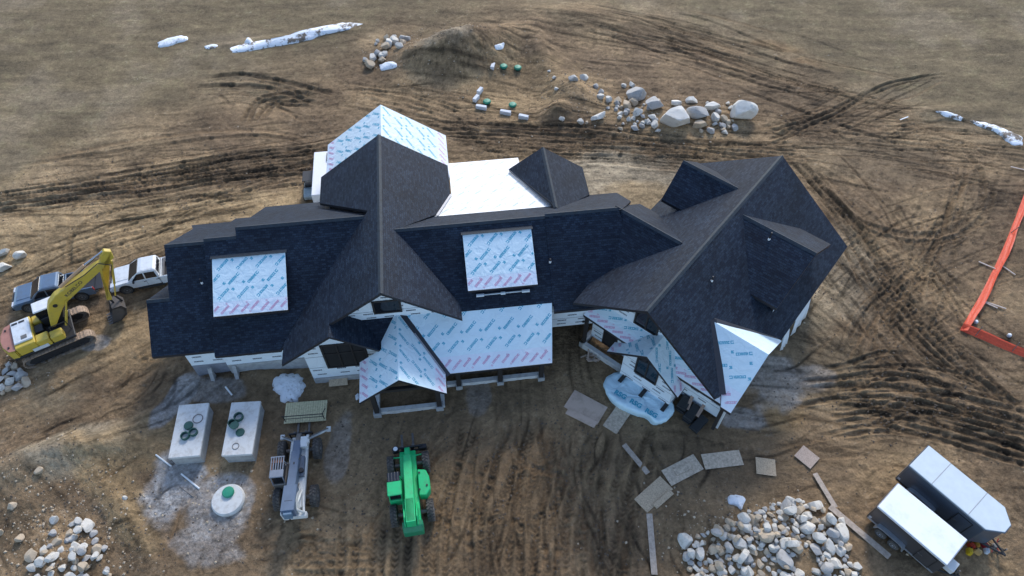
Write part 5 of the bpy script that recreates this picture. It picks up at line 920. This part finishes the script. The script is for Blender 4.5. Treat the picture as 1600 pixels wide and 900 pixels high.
# ------------------------------------------------------------------ orange fence
def fence():
    OR = mat('orange_mesh', (.72, .085, .03), .6, var=.12, scale=8); OR.node_tree.nodes['Principled BSDF'].inputs['Alpha'].default_value = .78; r = root('safety_fence', 'orange plastic safety fence sagging round a corner at the right edge', 'fence', onground(1500, 516))
    b0 = r.location
    for px, tilt, hgt in (([(1628, 235), (1606, 290), (1585, 345), (1560, 405), (1535, 455), (1515, 490), (1500, 516)], .9, .72), ([(1500, 516), (1535, 531), (1570, 546), (1610, 562), (1660, 585)], 1.0, .72)):
        c = crom([np.array(un(*q)[:2]) for q in px], .22); d = np.gradient(c, axis=0); n_ = np.stack([-d[:, 1], d[:, 0]], 1); n_ /= np.linalg.norm(n_, axis=1)[:, None]; vs = []; K = 6; rs = random.Random(8)
        ph = np.cumsum([rs.uniform(-.35, .35) for _ in c])
        for i, q in enumerate(c):
            w_ = hgt * (.82 + .18 * math.sin(i * .11 + 1) ** 2); e = min(1, i / 6, (len(c) - 1 - i) / 6) if 0 else 1
            for j in range(K):
                f = j / (K - 1); lean = f * w_ * .72 * tilt; z = g1(q[0], q[1]) + .04 + f * w_ * .55 + .03 * math.sin(j * 2.2 + ph[i] * 2); vs.append((q[0] - n_[i, 0] * lean * -1 - b0.x + .02 * math.sin(ph[i] + j), q[1] - n_[i, 1] * lean * -1 - b0.y, max(z, g1(q[0], q[1]) + .02) - b0.z))
        m = MB(); m.add(vs, [(i * K + j, i * K + j + 1, (i + 1) * K + j + 1, (i + 1) * K + j) for i in range(len(c) - 1) for j in range(K - 1)]); o = m.build('mesh_panel', OR, r); so = o.modifiers.new('thick', 'SOLIDIFY'); so.thickness = .012
        for i in (4, len(c) // 2): m = MB(); q = c[i]; z = g1(q[0], q[1]); m.tube((q[0] - b0.x, q[1] - b0.y, z - b0.z - .2), (q[0] + n_[i, 0] * .25 - b0.x, q[1] + n_[i, 1] * .25 - b0.y, z - b0.z + .95), .03, n=6); m.build('fence_post', M_STEEL, r)
fence()
# ------------------------------------------------------------------ snow
def snow_mat(name, lo, hi, sc):
    m = bpy.data.materials.new(name); m.use_nodes = True; n = m.node_tree.nodes; l = m.node_tree.links; b = n['Principled BSDF']; b.inputs['Roughness'].default_value = .75
    tc = n.new('ShaderNodeTexCoord'); no = n.new('ShaderNodeTexNoise'); no.inputs['Scale'].default_value = sc; no.inputs['Detail'].default_value = 9; no.inputs['Roughness'].default_value = .7; l.new(tc.outputs['Object'], no.inputs['Vector'])
    r_ = n.new('ShaderNodeMapRange'); r_.inputs[1].default_value = lo; r_.inputs[2].default_value = hi; l.new(no.outputs[0], r_.inputs[0])
    mx = n.new('ShaderNodeMix'); mx.data_type = 'RGBA'; mx.inputs[6].default_value = (.80, .82, .84, 1); mx.inputs[7].default_value = (.16, .125, .09, 1); l.new(r_.outputs[0], mx.inputs[0]); l.new(mx.outputs[2], b.inputs['Base Color'])
    bp = n.new('ShaderNodeBump'); bp.inputs['Strength'].default_value = 1; bp.inputs['Distance'].default_value = .15; l.new(no.outputs[0], bp.inputs['Height']); l.new(bp.outputs[0], b.inputs['Normal']); return m
M_SNOW2 = snow_mat('dirty_snow', .50, .58, 1.1); M_SNOW1 = snow_mat('old_snow', .56, .70, 2.6)
def snow(px, h, lab, seed):
    P = [onground(u, v) for u, v in px]; c = sum(P, Vector()) / len(P); n_ = 44; pts = crom([np.array((p - c)[:2]) for p in P] + [np.array((P[0] - c)[:2])], .05); pts = pts[np.linspace(0, len(pts) - 1, n_ + 1).astype(int)[:-1]]; vs = []; rs = random.Random(seed); m = MB(); rings = [1.0, .93, .8, .62, .42, .2]
    jit = [1 + .5 * (float(fbm(np.array([pts[i][0] * 1.7 + seed * 9]), np.array([pts[i][1] * 1.7]), seed, 4, .7)[0]) - .5) * (1.9 if seed == 1 else 1) for i in range(n_)]
    for k_ in rings:
        for i in range(n_): x, y = pts[i][0] * k_ * jit[i] + c.x, pts[i][1] * k_ * jit[i] + c.y; vs.append((x, y, -.1 + (h * (1 - k_ ** 2) ** .6 * (1 + .5 * (float(fbm(np.array([x * 2.5]), np.array([y * 2.5]), seed)[0]) - .5)) + .1 if k_ < 1 else 0)))
    vs.append((c.x, c.y, h)); vs = [(x - c.x, y - c.y, z + g1(x, y) - c.z) for x, y, z in vs]
    m.add(vs, [(j * n_ + i, j * n_ + (i + 1) % n_, (j + 1) * n_ + (i + 1) % n_, (j + 1) * n_ + i) for j in range(5) for i in range(n_)] + [(5 * n_ + i, 5 * n_ + (i + 1) % n_, 6 * n_) for i in range(n_)]); return tag(m.build('snow_patch', M_SNOW2 if seed in (4, 7, 8, 11) else M_SNOW1, None, smooth=True, loc=c), lab, 'snow')
snow([(420, 604), (432, 590), (455, 583), (473, 592), (477, 610), (462, 626), (440, 627)], .5, 'large melting snow heap in front of the garage wing', 1)
snow([(1134, 781), (1142, 773), (1156, 773), (1166, 780), (1163, 788), (1158, 797), (1150, 790), (1138, 788)], .18, 'small white snow patch above the rock pile', 2)
snow([(243, 68), (262, 61), (290, 56), (294, 62), (275, 69), (250, 75)], .3, 'short snow drift at the upper left of the field', 3)
snow([(357, 76), (385, 71), (430, 63), (470, 52), (510, 42), (552, 34), (554, 43), (510, 54), (470, 66), (425, 74), (390, 80), (362, 82)], .35, 'long snow drift across the upper left field', 4)
snow([(381, 68), (388, 61), (396, 66), (394, 75)], .4, 'snow lump on the long drift', 10)
snow([(593, 102), (605, 97), (620, 98), (619, 105), (596, 110)], .25, 'snow patch beside the upper rock cluster', 5)
snow([(773, 78), (782, 72), (788, 73), (785, 80), (776, 83)], .2, 'small snow patch on the dark side of the dirt mound', 6)
snow([(1462, 174), (1480, 175), (1505, 184), (1500, 188), (1475, 182)], .2, 'thin snow streak left of the other two at upper right', 7)
snow([(1515, 187), (1545, 193), (1575, 204), (1600, 216), (1598, 227), (1580, 226), (1555, 207), (1525, 196)], .25, 'broken snow streak at the upper right edge', 8)
snow([(555, 618), (560, 614), (562, 622), (556, 626)], .15, 'tiny snow remnant by the porch gable corner', 9)
snow([(318, 73), (330, 70), (341, 70), (338, 75), (324, 77)], .15, 'small dirty snow patch left of the long drift', 11)
# ------------------------------------------------------------------ rocks
def rockmat(name, c1, c2):
    m = mat(name, c1, .85, var=.15, scale=2.2, bump=.5, bscale=10, dirt=c2); return m
RM = [rockmat('pale_granite', (.52, .49, .43), (.27, .215, .15)), rockmat('tan_granite', (.42, .335, .235), (.26, .19, .12)), rockmat('grey_granite', (.36, .345, .32), (.22, .19, .155))]
ROCK = []
def mkrock(seed, flat=0):
    rs = np.random.RandomState(seed); bm = bmesh.new(); bmesh.ops.create_icosphere(bm, subdivisions=3, radius=1)
    cuts = [(lambda v: v / np.linalg.norm(v))(rs.normal(size=3)) for _ in range(11)]; cs = rs.uniform(.44, .78, 11)
    for v in bm.verts:
        p = np.array(v.co)
        for n_, c in zip(cuts, cs):
            e = p @ n_ - c
            if e > 0: p = p - n_ * e * .93
        p = p * (1 + .10 * (float(fbm(np.array([p[0] * 1.5 + seed]), np.array([p[1] * 1.5 + p[2]]), seed, 3)[0]) - .5)); v.co = p
    out = []
    for k_ in range(3):
        me = bpy.data.meshes.new('rock'); bm.to_mesh(me); me.materials.append(RM[k_]); me.polygons.foreach_set('use_smooth', [False] * len(me.polygons)); out.append(me)
    bm.free(); return out
for i in range(9): ROCK.append(mkrock(100 + i))
def rock(x, y, z, sx, sy, sz, rz, lab, group=None, k_=None, mi=None, rs=random, name='rock', cat='rock'):
    o = bpy.data.objects.new(name, ROCK[rs.randrange(9) if k_ is None else k_][rs.choice((0, 0, 1, 2)) if mi is None else mi]); COL.objects.link(o); o.location = (x, y, z); o.scale = (sx, sy, sz); o.rotation_euler = (rs.uniform(-.3, .3), rs.uniform(-.3, .3), rz); return tag(o, lab, cat, group)
def pile(poly, n_, lo, hi, lab, group, seed, layers=2, flat=.7, keep=None):
    rs = random.Random(seed); P = [tuple(onground(u, v)[:2]) for u, v in poly]; xs = [p[0] for p in P]; ys_ = [p[1] for p in P]; placed = []; tries = 0
    while len(placed) < n_ and tries < 9000:
        tries += 1; x, y = rs.uniform(min(xs), max(xs)), rs.uniform(min(ys_), max(ys_))
        if not inside(P, (x, y)): continue
        rad = lo + (hi - lo) * rs.random() ** (1.1 + tries / 4000)
        if keep and not keep(x, y): continue
        if any((x - a) ** 2 + (y - b_) ** 2 < (.66 * (rad + c)) ** 2 for a, b_, c, _ in placed): continue
        placed.append((x, y, rad, 0))
    if layers > 1:
        base = [q for q in placed]; up = []
        for _ in range(4000):
            a = rs.choice(base); b_ = rs.choice(base); dd = math.hypot(a[0] - b_[0], a[1] - b_[1])
            if a is b_ or dd > 1.3 * (a[2] + b_[2]): continue
            x, y = (a[0] + b_[0]) / 2, (a[1] + b_[1]) / 2; rad = rs.uniform(lo, hi * .75)
            if any((x - p[0]) ** 2 + (y - p[1]) ** 2 < (.85 * (rad + p[2])) ** 2 for p in up): continue
            up.append((x, y, rad, (a[2] + b_[2]) / 2 * .75 + rad * .3)); 
            if len(up) > n_ * .42: break
        placed += up
    bx0, bx1 = min(p[0] for p in placed), max(p[0] for p in placed); by0, by1 = min(p[1] for p in placed), max(p[1] for p in placed)
    for x, y, rad, dz_ in placed:
        fx, fy = (x - bx0) / (bx1 - bx0 + 1e-6), (y - by0) / (by1 - by0 + 1e-6); mi = rs.choice((0, 0, 1, 2)); ss = (rad - lo) / (hi - lo)
        size = 'small' if ss < .3 else 'medium' if ss < .6 else 'large'; cl = ('pale', 'tan', 'grey')[mi]; pos = ('left' if fx < .33 else 'middle' if fx < .67 else 'right') + (' far side' if fy > .55 else ' near side')
        o = rock(x, y, g1(x, y) + rad * .28 + dz_, rad * rs.uniform(.95, 1.35), rad * rs.uniform(.8, 1.05), rad * rs.uniform(flat * .8, flat * 1.15), rs.uniform(0, 6.3), size + ' ' + cl + ' rock' + (' on top' if dz_ > 0 else '') + ', ' + pos + ' of ' + lab, group, mi=mi, rs=rs)
pile([(1060, 845), (1092, 838), (1130, 822), (1175, 795), (1222, 783), (1250, 783), (1285, 795), (1318, 815), (1328, 845), (1322, 868), (1345, 905), (1340, 916), (1082, 916), (1075, 880)], 200, .16, .58, 'the big pile beside the white-roofed trailer', 'rocks in the big pile', 21, keep=lambda x, y: (x - un(1255, 878)[0]) ** 2 + (y - un(1255, 878)[1]) ** 2 > .55)
for i, (u, v, sc) in enumerate(((1338, 885, .33), (1134, 826, .27), (1065, 842, .36))): p = onground(u, v); rock(p.x, p.y, p.z + sc * .35, sc * 1.1, sc, sc * .8, i, ['single pale rock lying right of the big pile', 'single small rock on the bare dirt above the pile', 'single grey rock at the left tip of the pile'][i], k_=i + 2, mi=i)
pile([(40, 880), (60, 855), (95, 845), (110, 820), (135, 808), (152, 830), (160, 862), (170, 885), (172, 914), (38, 914)], 40, .18, .5, 'the flat-rock heap at lower left', 'rocks in the lower left heap', 22, flat=.5)
pile([(-10, 575), (22, 568), (40, 580), (42, 600), (20, 612), (-10, 618)], 16, .25, .6, 'the pile behind the excavator counterweight', 'rocks by the excavator', 23, layers=1)
for i, (u, v, sc, mi) in enumerate(((8, 396, .45, 0), (36, 400, .5, 0), (5, 420, .6, 0))): p = onground(u, v); rock(p.x, p.y, p.z + sc * .4, sc * 1.3, sc * .8, sc * .8, R(20), ['small pale rock with dark side at far left', 'oblong pale rock left of the blue pickup', 'larger pale rock at the left edge above the excavator'][i], mi=mi, k_=i)
# boulders along the top track: (u, v, width_px, height ratio, depth ratio, rot, label)
WHITEB = rockmat('cream_boulder', (.60, .565, .50), (.42, .35, .26)); BM = [me_.copy() for me_ in (r_[0] for r_ in ROCK)]
for me_ in BM: me_.materials.clear(); me_.materials.append(WHITEB)
BO = [(994, 152, 36, .75, .8, 20, 'rounded grey boulder, upper left of the big boulder row', 2), (1021, 168, 26, 1.0, 1.15, 80, 'upright tapering grey boulder beside the largest one', 2), (1054, 190, 47, .85, .8, 0, 'largest cream boulder in the middle of the row', 0), (1155, 180, 44, .75, .72, -10, 'big tan boulder at the right end of the row', 1), (1093, 181, 38, .55, .6, -8, 'long flat grey boulder between the largest and the tan one', 2), (1111, 169, 30, .55, .5, 10, 'low pale slab boulder behind the flat grey one', 0), (1092, 197, 23, .7, .7, 0, 'tan wedge rock in front of the flat grey boulder', 1), (935, 185, 27, .5, .45, 28, 'oblong pale stone lying beside the dirt bank', 0), (1057, 163, 22, .5, .55, 12, 'flat pale stone behind the largest boulder', 0), (1080, 160, 18, .75, .8, 0, 'round pale stone at the back of the row', 0)]
for u, v, wpx, hr, dr, rz, lab, mi in BO:
    p = onground(u, v); rad = wpx / 2 / 18.6 * 1.28; o = rock(p.x, p.y, p.z + rad * hr * .5, rad, rad * dr, rad * hr, R(rz), lab, 'large boulders along the upper track', mi=mi, name='boulder', cat='boulder')
    if mi == 0 or wpx > 40: o.data = BM[(u + v) % 9]
SMB = [(896, 125, 15), (911, 123, 15), (869, 140, 8), (930, 137, 10), (938, 146, 11), (938, 153, 11), (951, 157, 13), (965, 160, 14), (979, 168, 20), (988, 163, 17), (975, 135, 9), (987, 134, 11), (994, 178, 17), (1004, 183, 9), (1019, 185, 14), (1013, 192, 10), (1022, 197, 13), (1003, 194, 9), (990, 186, 8), (991, 202, 13), (879, 188, 10), (906, 191, 11), (916, 192, 6), (1116, 186, 15), (1130, 188, 12), (1117, 195, 8), (1128, 198, 12), (1136, 192, 10), (1111, 206, 13), (1132, 208, 9), (1148, 201, 13), (1094, 205, 8), (858, 112, 6), (866, 122, 7), (950, 170, 7), (962, 172, 8), (968, 184, 8), (976, 178, 9), (1122, 176, 10), (1141, 170, 9)]
rs = random.Random(31)
SMB += [(rs.uniform(955, 1030) if k_ % 3 else rs.uniform(1105, 1150), rs.uniform(158, 206), rs.uniform(5, 10)) for k_ in range(34)]
for u, v, wpx in SMB: p = onground(u, v); rad = wpx / 2 / 18.6 * 1.35; mi = rs.choice((0, 0, 1, 2)); rock(p.x, p.y, p.z + rad * .35, rad, rad * .85, rad * .8, rs.uniform(0, 6), ('tiny ' if wpx < 9 else 'small ' if wpx < 13 else 'fist-round mid-sized ') + ('pale', 'tan', 'grey')[mi] + ' stone ' + ('by the dirt bank left of the boulder row' if u < 945 else 'between the dirt bank and the grey boulders' if u < 985 else 'left of the largest cream boulder' if u < 1040 else 'right of the largest cream boulder'), 'small stones of the upper row', mi=mi, rs=rs, name='stone', cat='stone')
CL = [(604, 62, 12), (615, 60, 9), (628, 61, 11), (636, 62, 10), (608, 72, 18), (617, 68, 16), (602, 75, 15), (624, 75, 12), (590, 85, 13), (598, 90, 12), (602, 87, 11), (582, 93, 13), (577, 104, 16), (570, 96, 9), (597, 95, 11), (587, 70, 6), (590, 66, 7), (630, 68, 12), (573, 100, 7)]
for u, v, wpx in CL: p = onground(u, v); rad = wpx / 2 / 16.0 * 1.3; mi = rs.choice((0, 0, 1, 2)); rock(p.x, p.y, p.z + rad * .4, rad, rad * .85, rad * .8, rs.uniform(0, 6), ('small ' if wpx < 11 else 'large ') + ('pale', 'tan', 'grey')[mi] + ' stone in the ' + ('upper' if v < 80 else 'lower') + ' half of the cluster left of the dirt mound', 'stones left of the dirt mound', mi=mi, rs=rs, name='stone', cat='stone')
for i, (u, v, sc) in enumerate(((62, 737, .3), (88, 812, .34), (83, 835, .3), (20, 790, .3), (30, 843, .35), (164, 858, .26), (105, 845, .22), (2, 832, .3), (125, 815, .32), (195, 778, .2))): p = onground(u, v); rock(p.x, p.y, p.z + sc * .3, sc, sc * .9, sc * .7, i, ['loose rock on the pale sand ridge at left', 'loose rock above the flat-rock heap, right of its partner', 'loose rock just above the flat-rock heap', 'loose rock at the left edge by the dark hollow', 'loose rock at the left edge below the dark hollow', 'loose rock right of the flat-rock heap', 'small loose rock on the upper rim of the flat-rock heap', 'loose rock cut by the left picture edge', 'loose rock at the top of the flat-rock heap', 'small loose rock on the slope right of the heap'][i], 'loose rocks at lower left', rs=rs)
# ------------------------------------------------------------------ pebbles and clods nobody could count
def scatter(name, n_, area, lo, hi, m_, seed, lab, cat):
    rs = np.random.RandomState(seed); V = []; Fc = []; base = np.array([(1, 0, 0), (0, 1, 0), (-1, 0, 0), (0, -1, 0), (0, 0, .8), (0, 0, -.5)]); bf = np.array([(0, 1, 4), (1, 2, 4), (2, 3, 4), (3, 0, 4), (1, 0, 5), (2, 1, 5), (3, 2, 5), (0, 3, 5)])
    pts = []
    for u, v, ru, rv, k_ in area:
        for _ in range(k_): pts.append(tuple(un(u + rs.normal() * ru, v + rs.normal() * rv)[:2]))
    pts = np.array(pts); zz = gh(pts[:, 0], pts[:, 1]) + .01; allv = []; allf = []
    for i, (x, y) in enumerate(pts):
        r_ = lo + (hi - lo) * rs.rand() ** 2.5; a = rs.rand() * 6.3; c, s_ = math.cos(a), math.sin(a); q = base * (1 + rs.uniform(-.3, .3, base.shape)) * r_; q = np.stack([q[:, 0] * c - q[:, 1] * s_, q[:, 0] * s_ + q[:, 1] * c, q[:, 2] * .8], 1) + (x, y, zz[i]); allv.append(q); allf.append(bf + 6 * i)
    me = bpy.data.meshes.new(name); me.from_pydata(np.concatenate(allv).tolist(), [], np.concatenate(allf).tolist()); me.materials.append(m_); o = bpy.data.objects.new(name, me); COL.objects.link(o); return tag(o, lab, cat, None, 'stuff')
scatter('loose_pebbles', 0, [(1180, 840, 80, 28, 420), (110, 790, 70, 50, 420), (90, 850, 50, 30, 300), (920, 155, 45, 22, 260), (1060, 185, 60, 16, 240), (700, 85, 70, 30, 350), (610, 80, 25, 18, 80), (360, 780, 50, 50, 150), (800, 300, 500, 180, 160), (1100, 800, 60, 30, 60), (20, 590, 30, 20, 120)], .025, .11, RM[1], 41, 'loose pale pebbles scattered over the dirt', 'pebbles')
scatter('soil_clods', 0, [(800, 760, 220, 90, 2600), (1400, 450, 110, 130, 2000), (1430, 640, 110, 40, 900), (250, 290, 160, 35, 1400), (900, 210, 180, 22, 1200), (120, 780, 90, 70, 1000), (700, 85, 70, 30, 700), (420, 140, 60, 20, 500), (900, 150, 40, 25, 500)], .02, .085, mat('clod_soil', (.115, .088, .064), .95, var=.25, scale=1.5), 42, 'dark loose soil clods over the churned dirt', 'soil')
